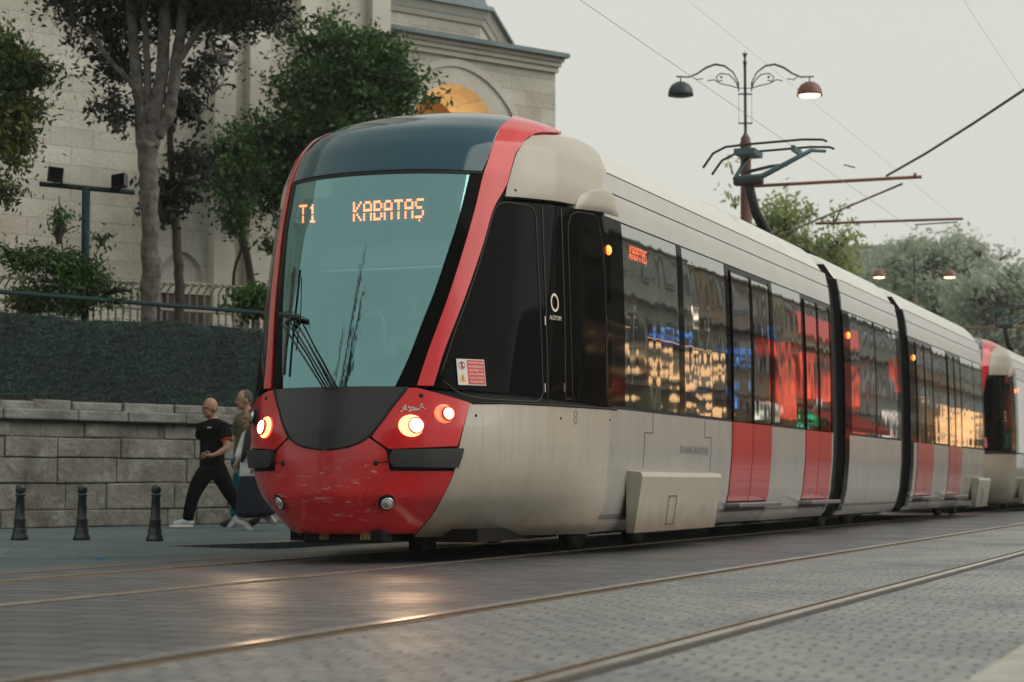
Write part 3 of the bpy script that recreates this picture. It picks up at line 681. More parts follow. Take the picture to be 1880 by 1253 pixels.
#@@PART2
# ================================================================== GROUND
TWEAK=dict(sky=1.0)
Gm_asph=mat('asphalt',(.066,.105,.113),.5,nz=(1.2,(.045,.076,.085),.35,.7),bump=.35,bscale=60)
Gm_path=brickmat('pavement_stone',(.105,.150,.155),(.082,.120,.126),(.05,.072,.075),.60,.40,.008,.6,rot=R(-20),bump=.4,stain=(.6,.62,.64),stain_amt=.8,stscale=.9,dist=.008,warp=.01)
M_setA=brickmat('paving_blocks',(.112,.113,.119),(.076,.077,.083),(.022,.02,.02),.40,.26,.013,.42,rot=R(3),bump=1.0,stain=(.62,.58,.58),stain_amt=.7,stscale=.8,gloss_noise=True,dist=.012,warp=.03)
M_setB=brickmat('small_setts',(.25,.255,.25),(.19,.195,.195),(.08,.08,.08),.13,.11,.008,.42,rot=R(-3),bump=1.0,stain=(.55,.55,.56),stain_amt=.9,stscale=.45,gloss_noise=True,dist=.014,warp=.16)
def sheet(name,pts,z,m,sub=None): return struct(mesh(name,[(x,y,z) for x,y in pts],[tuple(range(len(pts)))],m))
sheet('ground',[(-220,-120),(150,-120),(150,420),(-220,420)],-.03,Gm_asph)
sheet('asphalt_road',[(-60,-60),(-7.95,-60),(-7.95,200),(-60,200)],-.008,Gm_asph)
sheet('paved_trackbed',[(-7.95,-60),(-3.75,-60),(-3.75,200),(-7.95,200)],-.004,M_setA)
sheet('cobbled_trackbed',[(-3.75,-60),(-.86,-60),(-.86,200),(-3.75,200)],-.004,M_setB)
# rails: head, groove, keeper
def rail(x,label,flip=1):
    e=empty('tram_rail',(x,0,0),0,label,'rail','grooved tram rails in the paving')
    y0,y1=-20,190; ns=60
    def strip(name,xa,xb,z0,z1,m):
        V=[];f=[]
        for i in range(ns+1):
            y=y0+(y1-y0)*(i/ns)**1.0
            for (xx,zz) in((xa,-.05),(xa,z1),(xb,z1),(xb,-.05)): V.append((xx,y,zz))
        for i in range(ns):
            for k in range(3): f.append((i*4+k,(i+1)*4+k,(i+1)*4+k+1,i*4+k+1))
        return mesh(name,V,f,m,e)
    strip('rail_head',-.032*flip,.025*flip,0,.006,mat('rail_polished',(.68,.65,.60),.3,1,nz=(3,(.5,.44,.37),.4,.7)))
    strip('rail_groove',.025*flip,.066*flip,0,-.004,mat('rail_groove_dirt',(.05,.035,.02),.9))
    strip('rail_lip',.066*flip,.080*flip,0,.003,mat('rail_rust',(.22,.16,.10),.45,.7))
    strip('rail_bed',-.085*flip,-.032*flip,0,-.0025,mat('rail_mastic',(.03,.026,.022),.7))
rail(-7.39,'brown far rail of the tram\'s own track, running under its red nose')
rail(-5.95,'brown near rail of the tram\'s own track, just in front of the tram',-1)
rail(-3.62,'polished pale rail crossing the middle of the foreground with headlight glints on it')
rail(-2.12,'nearest rail, with a dark open groove, running to the bottom edge of the photo',-1)
# foreground kerb corner (lower right)
kb=empty('kerb',(-.9,0,0),0,'pale concrete kerb edge crossing the lower right corner','kerb')
mb=MB()
y=2.0
while y<60:
    mb.box((.17,y+.49,.0),(.30,.975,.06),bev=.010); y+=.985
mb.build('kerb_stone',mat('kerb_concrete',(.42,.42,.37),.8,nz=(5,(.28,.28,.25),.35,.65),bump=.5,bscale=50),kb)
sheet('near_pavement',[(-.58,-60),(12,-60),(12,200),(-.58,200)],.022,Gm_path)
# far footpath with its kerb
fp=[(-60,10.0),(-16,12.2),(-12.0,13.6),(-10.0,14.6),(-9.2,15.5),(-8.75,17.0),(-8.62,19.5),(-8.6,30),(-8.6,180),(-60,180)]
V=[(x,y,.05) for x,y in fp]; n=len(V); V+=[(x+(.35 if i<5 else .0),y-(.6 if i<5 else 0),-.02) for i,(x,y) in enumerate(fp)]
struct(mesh('pavement',V,[tuple(range(n))]+[(i,i+n,i+1+n,i+1) for i in range(n-3)],Gm_path))
def smooth_line(pts,n=60):
    P=np.array(pts,float); d=np.concatenate([[0],np.cumsum(np.hypot(*np.diff(P,axis=0).T))]); t=np.linspace(0,d[-1],n)
    Q=np.stack([np.interp(t,d,P[:,k]) for k in(0,1)],-1)
    for _ in range(8): Q[1:-1]=(Q[:-2]+2*Q[1:-1]+Q[2:])/4
    return Q
kl=smooth_line([(-11.0,14.15),(-10.0,14.6),(-9.2,15.5),(-8.75,17.0),(-8.62,19.5),(-8.6,26),(-8.6,40)],50)
kf=empty('kerb',(-8.6,18,0),0,'low stone kerb curving along the far footpath behind the tram\'s nose','kerb')
V=[];f=[]
for i,(x,y) in enumerate(kl):
    t=kl[min(i+1,49)]-kl[max(i-1,0)]; t/=np.hypot(*t); nx,ny=t[1],-t[0]; h=.066*min(1,i/9)+.0
    for o,z in((.03,-.03),(.02,h),(-.16,h),(-.16,-.03)): V.append((x+nx*o+8.6,y+ny*o-18,z))
for i in range(49):
    for k in range(3): f.append((i*4+k,(i+1)*4+k,(i+1)*4+k+1,i*4+k+1))
kk=clean(mesh('kerb_stone',V,f,mat('kerb_stone_mix',(.24,.24,.215),.8,nz=(1.4,(.22,.14,.11),.5,.62),bump=.4,bscale=30),kf))
# painted gutter line between asphalt and setts: concrete strip
sheet('drain_strip',[(-8.35,-60),(-7.95,-60),(-7.95,200),(-8.35,200)],-.002,mat('strip_concrete',(.10,.095,.088),.55,nz=(2,(.07,.066,.062),.4,.7),bump=.3,bscale=40))
q=onZ(186,1027,0); tag(MB().box((0,0,.012),(.09,.05,.012),rz=.5,bev=.004).build('litter',mat('litter_blue',(.03,.16,.45),.6),None,(q[0],q[1],0)),'small blue scrap of litter on the road in front of the bollards','litter')
# ================================================================== BOLLARDS
def bollard(label):
    e=empty('bollard',(0,0,0),0,label,'bollard','cast iron bollards on the footpath')
    m=mat('bollard_iron',(.014,.022,.026),.38,.2,coat=.3,nz=(8,(.03,.045,.05),.5,.7))
    MB().lathe([(.001,0),(.085,0),(.085,.02),(.078,.045),(.066,.07),(.068,.10),(.062,.115)],n=18).build('base',m,e)
    MB().lathe([(.060,.113),(.055,.19),(.058,.20),(.055,.212),(.050,.22),(.046,.30),(.040,.425),(.048,.432),(.047,.447),(.033,.455)],n=18).build('post',m,e)
    MB().lathe([(.030,.452),(.044,.465),(.050,.49),(.044,.52),(.028,.535),(.012,.545),(.001,.546)],n=18).build('cap',m,e)
    return e
bl0=bollard('leftmost cast iron bollard, at the photo\'s left edge before the stone wall')
km={bl0.name:[o for o in bpy.data.objects if o.parent==bl0]}
bl=[bl0]+[copy_tree(bl0,None,km) for _ in range(2)]
bl[1]['label']='middle one of the three iron bollards, in front of the stone wall'; bl[2]['label']='right-hand iron bollard, nearest to the walking man in black, at the kerb end'
for b_,(px,py) in zip(bl,((36,992),(150,992),(284,994))): P=onZ(px,py,.05); b_.location=(P[0],P[1],.05)
bl[2].rotation_euler=(0,R(1.2),0)
# ================================================================== LOW STONE WALL (local frame: x along wall)
WA=math.atan2(.936,.352); wp0=np.array([-13.68,23.0,.05]); wd=np.array([.352,.936,0]); wn=np.array([.936,-.352,0])
def onW(x,y,off=0): return onP(x,y,wp0+wn*off,wn)
def wl(P): d=np.asarray(P)-wp0; return float(d@wd),float(d[2])
ztop=wl(onW(235,752))[1]; 
cop=wl(onW(235,775))[1]; fen0=wl(onW(235,738))[1]; fenT=wl(onW(235,585))[1]
print('wall z',ztop,cop,fen0,fenT)
W0,W1=-16,5.2
def wframe(o): o.location=wp0; o.rotation_euler=(0,0,WA); return o
M_lowwall=brickmat('low_wall_stone',(.235,.245,.225),(.16,.16,.145),(.145,.14,.125),.72,.34,.010,.85,axes='XZ',bump=.9,stain=(.46,.40,.35),stain_amt=1.0,stscale=1.1,dist=.035,warp=.10)
e=wframe(empty('stone_wall',label='weathered grey stone retaining wall with a projecting coping, behind the bollards and walkers',cat='wall'))
M_rub=mat('old_ashlar',(.255,.25,.215),.9,nz=(1.3,(.09,.085,.072),.36,.66),bump=1,bscale=14)
def weather(m):
    N=m.node_tree.nodes; L=m.node_tree.links; b=N['Principled BSDF']; src=b.inputs['Base Color'].links[0].from_socket; tc=N.new('ShaderNodeTexCoord')
    for sc_,lo,hi,c,a in((3.1,.52,.66,(.33,.35,.32),.75),(.9,.60,.68,(.22,.13,.05),.5),(11,.55,.7,(.05,.048,.04),.6)):
        n=N.new('ShaderNodeTexNoise'); n.inputs['Scale'].default_value=sc_; n.inputs['Detail'].default_value=9; n.inputs['Roughness'].default_value=.7; n.inputs['Distortion'].default_value=.4; L.new(tc.outputs['Object'],n.inputs['Vector'])
        mp=N.new('ShaderNodeMapping'); mp.inputs['Location'].default_value=(sc_*3,sc_*7,0); L.new(tc.outputs['Object'],mp.inputs[0]); L.new(mp.outputs[0],n.inputs['Vector'])
        r_=N.new('ShaderNodeMapRange'); r_.inputs['From Min'].default_value=lo; r_.inputs['From Max'].default_value=hi; r_.inputs['To Max'].default_value=a; L.new(n.outputs['Fac'],r_.inputs['Value'])
        x_=N.new('ShaderNodeMix'); x_.data_type='RGBA'; x_.inputs['B'].default_value=(*c,1); L.new(r_.outputs[0],x_.inputs['Factor']); L.new(src,x_.inputs['A']); src=x_.outputs['Result']
    L.new(src,b.inputs['Base Color'])
weather(M_rub)
MB().box(((W0+W1)/2,.365,cop/2),(W1-W0,.71,cop)).build('wall_core',mat('old_mortar',(.17,.165,.145),.95,nz=(4,(.07,.062,.05),.4,.65),bump=1,bscale=25),e)
ms=MB(); z=0; nr=5; hs_=[.26,.40,.38,.30,.26]; sc_=cop/sum(hs_)
for hh in hs_:
    hh*=sc_; x=W0+rng.uniform(-.5,0)
    while x<W1:
        w=rng.uniform(.38,1.35); yo=rng.uniform(-.020,.012); g=.002+rng.random()*.006; bm=rng.uniform(.008,.022)
        M=Matrix.Translation((x+w/2,.06+yo,z+hh/2))@Matrix.Rotation(rng.normal()*.006,4,'Y')@Matrix.Rotation(rng.normal()*.012,4,'Z')
        ms.box((0,0,0),(w-g*2,.14,hh-g*2+rng.uniform(-.01,.006)),bev=bm,M=M); x+=w
    z+=hh
ms.build('masonry',M_rub,e)
M_cop=mat('coping_stone',(.25,.27,.25),.9,nz=(1.9,(.12,.118,.105),.36,.64),bump=1,bscale=16)
x=W0; cb=MB()
while x<W1:
    w=rng.uniform(.7,1.25); cb.box((x+w/2,.30+rng.uniform(-.015,.015),cop+.06+.0),(w-.012,.86,.13),bev=.018); x+=w
cb.build('coping',M_cop,e)
x=W0; cb=MB()
while x<W1:
    w=rng.uniform(.5,1.0); cb.box((x+w/2,.40+rng.uniform(-.03,.03),cop+.18+rng.uniform(-.01,.01)),(w-.02,.7,.12+rng.uniform(-.02,.02)),bev=.02); x+=w
cb.build('upper_course',M_cop,e)
MB().box(((W0+W1)/2,.47,cop+.26),(W1-W0,.5,.14)).build('mortar_cap',mat('mortar_brown',(.10,.07,.052),.95,bump=.6,bscale=12),e)
# artificial hedge fence
ef=wframe(empty('hedge_fence',label='dark green artificial hedge screen standing on top of the stone wall',cat='fence'))
hz=fen0; ht=fenT
def ftop(x): return ht+.02*math.sin(x*1.3)+.014*math.sin(x*3.1+1)+.008*math.sin(x*7)+(-.02 if x<-1 else .0)
nx_,nz_=220,26; V=[];f=[]
for j in range(nz_):
    for i in range(nx_):
        x=W0+(W1-W0)*i/(nx_-1); z=hz+(ftop(x)-hz)*j/(nz_-1); V.append((x,.22-.02*rng.random(),z))
for j in range(nz_-1):
    for i in range(nx_-1): f.append((j*nx_+i,j*nx_+i+1,(j+1)*nx_+i+1,(j+1)*nx_+i))
M_hedge=mat('hedge_plastic',(.002,.012,.009),.6,nz=(9,(.006,.024,.020),.4,.62),bump=1,bscale=90)
mesh('screen_backing',V,f,M_hedge,ef)
def leafmesh(name,C,size,m,parent=None,aspect=.45,tilt=None,loc=None,mi=None,mats=None):
    """C: Nx3 leaf centres; many small bent leaf quads"""
    n=len(C); C=np.asarray(C)
    a=rng.normal(size=(n,3)); 
    if tilt is not None: a=a*.55+np.array(tilt)
    a/=np.linalg.norm(a,axis=1,keepdims=True); b=np.cross(a,rng.normal(size=(n,3))); b/=np.linalg.norm(b,axis=1,keepdims=True); c=np.cross(a,b)
    s=(size*rng.uniform(.6,1.4,n))[:,None]
    P=np.stack([C-b*s,C+c*s*aspect,C+b*s,C-c*s*aspect],1).reshape(-1,3)
    me=bpy.data.meshes.new(name); me.vertices.add(4*n); me.vertices.foreach_set('co',P.ravel().astype(np.float32))
    me.loops.add(4*n); me.loops.foreach_set('vertex_index',np.arange(4*n,dtype=np.int32)); me.polygons.add(n); me.polygons.foreach_set('loop_start',np.arange(0,4*n,4,dtype=np.int32)); me.polygons.foreach_set('loop_total',np.full(n,4,dtype=np.int32))
    for mm in (mats or [m]): me.materials.append(mm)
    if mi is not None: me.polygons.foreach_set('material_index',mi.astype(np.int32))
    me.update(calc_edges=True); me.validate()
    o=bpy.data.objects.new(name,me)
    if loc is not None: o.location=loc
    return link(o,parent)
def leafm(name,c1,c2,trans=.35):
    m=mat(name,c1,.5,nz=(1.6,c2,.38,.62)); N=m.node_tree.nodes; L=m.node_tree.links; b=N['Principled BSDF']
    b.inputs['Specular IOR Level'].default_value=.35
    t=N.new('ShaderNodeBsdfTranslucent'); L.new(b.inputs['Base Color'].links[0].from_socket,t.inputs['Color'])
    mx=N.new('ShaderNodeMixShader'); mx.inputs['Fac'].default_value=trans; L.new(b.outputs[0],mx.inputs[1]); L.new(t.outputs[0],mx.inputs[2]); L.new(mx.outputs[0],N['Material Output'].inputs['Surface'])
    return m
n=52000; x=rng.uniform(W0,W1,n); tt=rng.random(n)**.9; z=np.array([hz+(ftop(a)+.03-hz)*b for a,b in zip(x,tt)])
C=np.stack([x,.17+rng.uniform(-.04,.03,n),z],-1)
leafmesh('plastic_leaves',C,.022,leafm('hedge_leaf',(.002,.020,.013),(.005,.080,.058),.1),ef,aspect=.2,tilt=(0,-.7,.5))
# rail of the garden fence behind
er=wframe(empty('garden_railing',label='thin dark green horizontal rail on posts above the hedge screen',cat='railing'))
A=wl(onW(0,536,-.9)); B=wl(onW(470,574,-.9)); sl=(B[1]-A[1])/(B[0]-A[0])
mb=MB(); mb.tube([(W0,.9,A[1]+sl*(W0-A[0])),(W1,.9,A[1]+sl*(W1-A[0]))],.03,8); mb.build('top_rail',M_teal,er)
mb=MB()
for x in np.arange(W0+1,W1,2.6): mb.tube([(x,.9,cop-.2),(x,.9,A[1]+sl*(x-A[0]))],.025,6)
mb.build('rail_posts',M_teal,er)
# garden terrain behind the wall
gz=1.25
struct(mesh('garden_ground',[tuple(wp0+wd*W0-wn*.5+np.array([0,0,gz])),tuple(wp0+wd*W1-wn*.5+np.array([0,0,gz])),(-12,60,gz+.05),(-70,60,gz+.05),(-70,0,gz+.05)],[(0,1,2,3,4)],mat('soil',(.06,.055,.035),.95,nz=(1.5,(.03,.05,.015),.4,.6))))
# ================================================================== MOSQUE
MA=R(31.5); md=np.array([math.sin(MA),math.cos(MA),0]); mn=np.array([md[1],-md[0],0]); MO=onD(1020,500,46.0); MO[2]=0
def onM(x,y,off=0): return onP(x,y,MO+mn*off,mn)
def ml(x,y,off=0): P=onM(x,y,off)-MO; return float(P@md),float(P[2])
MROT=math.atan2(md[1],md[0])
def mframe(o): o.location=MO; o.rotation_euler=(0,0,MROT); return o
M_stone=brickmat('mosque_limestone',(.53,.515,.465),(.43,.415,.37),(.36,.345,.31),.85,.34,.010,.85,axes='XZ',bump=.5,stain=(.66,.62,.56),stain_amt=.9,stscale=.5,dist=.015,warp=.01)
M_stone2=mat('smooth_limestone',(.52,.50,.45),.8,nz=(1.5,(.43,.41,.36),.4,.7),bump=.25,bscale=15)
M_lead=mat('lead_sheet',(.10,.15,.16),.5,.2,nz=(1.2,(.06,.09,.10),.4,.7))
M_dk=mat('dark_opening',(.012,.010,.009),.9)
mo=mframe(empty('mosque',label='pale limestone mosque with a lit arched portico and lead eaves, behind the trees',cat='mosque'))
# local frame: x along facade, y into building (+), z up ; facade front of portico at y=0
# tall block front 1.6 m proud
off=1.6; xr=ml(703,60,off)[0]; Htall=19
# arch niche and stained window px on tall front
def rect_wall(x0,x1,z0,z1,holes,yf,name,m,parent,thick=1.0):
    """front wall with arched holes: (xc,halfw,zbase,zspring,zapex)"""
    mb=MB(); xs=sorted(set([x0,x1]+[h[0]-h[1] for h in holes]+[h[0]+h[1] for h in holes]))
    for a,b in zip(xs[:-1],xs[1:]):
        hh=[h for h in holes if a>=h[0]-h[1]-1e-6 and b<=h[0]+h[1]+1e-6]
        if not hh: mb.add([(a,yf,z0),(b,yf,z0),(b,yf,z1),(a,yf,z1)],[(0,1,2,3)]); continue
        xc,hw,zb,zs,za=hh[0]; N=24
        if zb>z0: mb.add([(a,yf,z0),(b,yf,z0),(b,yf,zb),(a,yf,zb)],[(0,1,2,3)])
        X=[xc-hw+2*hw*i/N for i in range(N+1)]
        def top(x): u=abs(x-xc)/hw; return zs+(za-zs)*((1-u**1.9)**.62 if u<1 else 0)
        for p,q in zip(X[:-1],X[1:]):
            mb.add([(p,yf,top(p)),(q,yf,top(q)),(q,yf,z1),(p,yf,z1)],[(0,1,2,3)])
            mb.add([(p,yf,top(p)),(p,yf+thick,top(p)),(q,yf+thick,top(q)),(q,yf,top(q))],[(0,1,2,3)])
        for xx in(xc-hw,xc+hw): mb.add([(xx,yf,zb),(xx,yf+thick,zb),(xx,yf+thick,zs),(xx,yf,zs)],[(0,1,2,3)])
    return mb.build(name,m,parent)
niche_x=ml(333,540,off)[0]; nhw=abs(ml(376,500,off)[0]-ml(292,500,off)[0])/2
nt=ml(333,462,off)[1]; ns=ml(333,512,off)[1]; nb=ml(333,522,off)[1]
dr=(ml(335,540,off)[0],abs(ml(370,560,off)[0]-ml(300,560,off)[0])/2)
dz=ml(335,541,off)[1]
wx=ml(338,230,off)[0]; whw=abs(ml(372,230,off)[0]-ml(304,230,off)[0])/2; wz0=ml(338,278,off)[1]; wzs=ml(338,215,off)[1]; wz1=ml(338,185,off)[1]
rect_wall(-36,xr,0,wz0-1.0,[(niche_x,nhw,nb,ns,nt)],-off,'tall_wall_lower',M_stone,mo,.35)
rect_wall(-36,xr,wz0-1.0,Htall,[(wx,whw,wz0,wzs,wz1)],-off,'tall_wall_upper',M_stone,mo,.5)
MB().box((xr-10,-off+5.05,Htall/2),(20,9.9,Htall-.1)).build('tall_wall_core',M_stone,mo)
MB().box(((niche_x),-off+.40,(nb+nt)/2),(nhw*2.1,.06,nt-nb+.2)).build('niche_back',M_stone2,mo)
# surround of the door beneath
d_=MB().box((dr[0],-off-.03,dz/2),(dr[1]*2,.1,dz)).build('door',mat('door_dark_red',(.035,.012,.01),.6),mo)
MB().box((dr[0],-off-.06,dz+.12),(dr[1]*2+.7,.14,.24)).build('lintel',M_stone2,d_)
mb=MB(); mb.box((niche_x,-off-.02,nb-.04),(nhw*2+.5,.1,.1)); mb.build('niche_sill',mat('rusty_band',(.12,.07,.05),.8),mo)
# stained-glass window: pierced plaster lattice in front of glowing panes
wi_=MB().box((wx,-off+.45,(wz0+wz1)/2),(whw*2.0,.04,wz1-wz0)).build('stained_window',mat('window_warm_glass',(.3,.2,.12),.4,emit=(1,.45,.15),es=.35,nz=(1.4,(.10,.13,.14),.45,.55)),mo)
mb=MB()
for i in range(9):
    for j in range(14):
        cx=wx-whw+(i+.5)*whw*2/9; cz=wz0+(j+.5)*(wz1-wz0)/14
        r_=.10; q=[(math.cos(a)*r_*(1.0 if k%2 else 1.35),math.sin(a)*r_*(1.0 if k%2 else 1.35)) for k,a in enumerate(np.linspace(0,2*math.pi,9)[:-1])]
        if (i+j)%2==0: mb.prism(q,.05,Matrix.Translation((cx,-off+.38,cz))@Matrix.Rotation(R(90),4,'X'))
mb.box((wx,-off+.36,(wz0+wz1)/2),(.10,.05,wz1-wz0)); 
for j in range(5): mb.box((wx,-off+.36,wz0+j*(wz1-wz0)/5),(whw*2,.05,.09))
mb.build('plaster_lattice',M_stone2,wi_)
# buttress strips and mouldings on the tall wall
for px in (405,468,560,690):
    x=ml(px,200,off)[0]; MB().box((x,-off-.10,Htall/2),(.45,.2,Htall)).build('pilaster',M_stone2,mo)
x=ml(445,480,off)[0]
# blind arch right of the niche: flat panel, shade put into its colour
bx=ml(405,520,off)[0]; MB().box((bx,-off-.005,ml(405,520,off)[1]),(.5,.02,1.6)).build('blind_arch_shade',mat('stone_shadow',(.25,.235,.2),.9),mo)
# --- portico
ax,az=ml(835,155); _,zsp=ml(835,245); hw=abs(ml(915,245)[0]-ax)*1.02; ze=ml(931,121)[1]; x0=xr-.3; x1=0.0
ro=abs(ml(950,232)[0]-ax); zo=ml(825,122)[1]
print('portico',ax,az,zsp,hw,ze,ro,zo)
rect_wall(x0,x1,0,ze,[(ax,hw,0,zsp,az)],0,'portico_wall',M_stone,mo,1.3)
mb=MB(); mb.add([(0,0,0),(0,9,0),(0,9,ze),(0,0,ze)],[(0,1,2,3)]); mb.build('portico_side',M_stone,mo)
# arch ring (voussoirs), slightly proud
def top(x,xc,h,zs,za): u=min(1,abs(x-xc)/h); return zs+(za-zs)*((1-u**1.9)**.62)
N=40; V=[];f=[]
for i in range(N+1):
    t=-1+2*i/N
    xi=ax+hw*math.sin(t*math.pi/2); xo=ax+ro*math.sin(t*math.pi/2)
    V+=[(xi,-.04,top(xi,ax,hw,zsp,az)),(xo,-.04,top(xo,ax,ro,zsp,zo)),(xo,.02,top(xo,ax,ro,zsp,zo)+.001),(xi,.02,top(xi,ax,hw,zsp,az))]
for i in range(N):
    for k in range(4): f.append((i*4+k,i*4+(k+1)%4,(i+1)*4+(k+1)%4,(i+1)*4+k))
clean(mesh('arch_ring',V,f,M_stone2,mo))
V=[];f=[]
for i in range(N+1):
    t=-1+2*i/N; xo=ax+ro*math.sin(t*math.pi/2); xq=ax+(ro+.16)*math.sin(t*math.pi/2)
    V+=[(xo,-.09,top(xo,ax,ro,zsp,zo)),(xq,-.09,top(xq,ax,ro+.16,zsp,zo+.16)),(xq,.0,top(xq,ax,ro+.16,zsp,zo+.16)),(xo,.0,top(xo,ax,ro,zsp,zo))]
for i in range(N):
    for k in range(4): f.append((i*4+k,i*4+(k+1)%4,(i+1)*4+(k+1)%4,(i+1)*4+k))
clean(mesh('arch_moulding',V,f,M_stone2,mo))
# room behind the arch
M_in=mat('portico_plaster',(.5,.36,.2),.9,nz=(2,(.42,.28,.14),.4,.7))
rect_wall(x0,x1-.2,0,ze,[(ax-1.0,hw*.9,0,zsp-.6,az-.75)],2.6,'inner_wall',M_in,mo,.6)
mb=MB(); mb.add([(x0,3.3,0),(x1,3.3,0),(x1,3.3,ze),(x0,3.3,ze)],[(0,1,2,3)]); mb.add([(x0,0.05,ze-.1),(x1,0.05,ze-.1),(x1,3.3,ze-.1),(x0,3.3,ze-.1)],[(0,1,2,3)]); mb.build('vault',M_in,mo)
# cornice and lead eave
mb=MB(); 
for k,(o_,h0,h1) in enumerate(((.10,0,.12),(.18,.12,.22),(.26,.22,.30))): mb.box(((x0+o_*.25)/2,4-o_/2,ze+(h0+h1)/2),(o_*.25-x0,8+o_,h1-h0))
mb.build('cornice',M_stone2,mo)
sz_=ze+.30
V=[(x0,-.42,sz_),(.10,-.42,sz_),(.10,8,sz_),(x0,8,sz_),(x0,-.42,sz_+.1),(.10,-.42,sz_+.1),(.10,8,sz_+.1),(x0,8,sz_+.12),(x0,2.2,sz_+.55),(-1.8,2.2,sz_+.55)]
clean(mesh('lead_eave',V,[(0,1,5,4),(1,2,6,5),(0,3,2,1),(4,5,9,8),(5,6,9),(8,9,6,7)],M_lead,mo))
# octagonal drum with its cornice, lead roof and dome
rD=4.6; dcx=ml(882,60,-.9)[0]-1.76; dc=(dcx,4.25+.9); zd0=ml(882,84,-.9)[1]; zd1=ml(890,32,-.9)[1]; zd2=ml(898,20,-.9)[1]
print('drum',dc,zd0,zd1,zd2,sz_)
def octa(r,z0,z1,name,m,r2=None,par=mo):
    r2=r if r2 is None else r2; V=[];f=[]
    for rr,z in((r,z0),(r2,z1)):
        for k in range(8): a=math.pi/8+k*math.pi/4; V.append((dc[0]+rr*math.cos(a),dc[1]+rr*math.sin(a),z))
    f=[(k,(k+1)%8,8+(k+1)%8,8+k) for k in range(8)]+[tuple(range(8,16)),tuple(range(7,-1,-1))]
    return mesh(name,V,f,m,par)
dd=octa(rD,sz_+.1,zd1,'drum',M_stone)
octa(rD+.06,zd1-.22,zd1-.1,'drum_cornice',M_stone2,rD+.12,dd); octa(rD+.14,zd1-.1,zd1+.08,'drum_cornice',M_stone2,rD+.26,dd)
octa(rD+.36,zd1+.082,zd1+.18,'drum_eave',M_lead,rD+.34,dd)
dm=MB(); dm.lathe([(rD*.96,zd1+.18),(rD*.92,zd1+.5),(rD*.86,zd1+1.2),(rD*.7,zd1+2.2),(rD*.4,zd1+3.1),(.05,zd1+3.4)],c=(dc[0],dc[1],0),n=32); dm.build('dome',M_lead,mo)
# warm lamps in the portico
def ptlight(name,loc,col,power,rad=.15):
    l=bpy.data.lights.new(name,'POINT'); l.color=col; l.energy=power; l.shadow_soft_size=rad; o=bpy.data.objects.new(name,l); o.location=loc; COL.objects.link(o); return o
Pm=lambda x,y,z: tuple(MO+md*x-mn*y+np.array([0,0,z]))
ptlight('portico_lamp_light',Pm(ax,1.9,zsp-1.2),(1,.55,.2),190,.2)
ptlight('portico_lamp_light',Pm(ax-1.2,2.9,zsp-1.6),(1,.62,.25),60,.2)
# iron/stone railing in the mosque garden: curved-top bars
rl=mframe(empty('curved_railing',label='pale railing with curved-over bar tops in front of the mosque wall',cat='railing'))
ro_=5.0; mb=MB(); zt_=ml(200,500,ro_)[1]
for px in np.arange(-30,480,13.5):
    x=ml(px,530,ro_)[0]; z=ml(px,508+px*.04,ro_)[1]
    mb.tube([(x,-ro_,gz),(x,-ro_,z-.15),(x+.05,-ro_-.04,z-.04),(x+.16,-ro_-.10,z),(x+.24,-ro_-.14,z-.04)],.019,5)
mb.build('bars',mat('railing_cream',(.19,.175,.145),.8),rl)
mb=MB()
for fz in(.35,.8): 
    a=ml(-30,530,ro_)[0]; b=ml(480,530,ro_)[0]; z=gz+(zt_-gz)*fz; mb.tube([(a,-ro_,z),(b,-ro_,z)],.03,5)
mb.build('cross_rails',mat('railing_cream',(.19,.175,.145),.8),rl)
# ================================================================== FLOODLIGHT POST
P=onD(158,520,27.5); zf=lambda y,D=27.5: float(onD(158,y,D)[2])
fp_=empty('floodlight_post',(P[0],P[1],gz),0,'dark green T-shaped post carrying two square black floodlights, seen against the mosque wall','light post')
ex=rt; 
def L3(px,py,D=27.5): Q=onD(px,py,D); return (Q[0]-P[0],Q[1]-P[1],Q[2]-gz)
mb=MB(); mb.tube([(0,0,0),L3(158,345)],.058,10); mb.build('post',M_teal,fp_)
mb=MB(); mb.tube([L3(73,338),L3(247,354)],.035,8); mb.build('crossbar',M_teal,fp_)
mb=MB(); mb.tube([L3(112,337),L3(125,341,27.3),L3(140,346,27.3)],.012,5); mb.build('cable',M_seam,fp_)
for px,py,r_ in((102,321,.10),(219,333,-.12)):
    q=L3(px,py,27.4); fl=MB(); M=Matrix.Translation(q)@Matrix.Rotation(YAW+r_*3,4,'Z')@Matrix.Rotation(R(-12),4,'X')@Matrix.Rotation(r_,4,'Y')
    fl.box((0,0,0),(.215,.09,.20),bev=.012,M=M); 
    for k in range(6): fl.box((-.08+k*.032,.06,0),(.008,.05,.17),M=M)
    lamp=fl.build('floodlight',mat('floodlight_black',(.008,.008,.009),.4),fp_)
    g=MB(); g.box((0,-.047,0),(.18,.004,.165),M=M); g.build('glass',M_black,lamp)
    b=MB(); b.tube([M@Vector((0,.02,-.10)),Vector(L3(px,340 if px<150 else 351))],.014,6); b.build('bracket',M_teal,lamp)
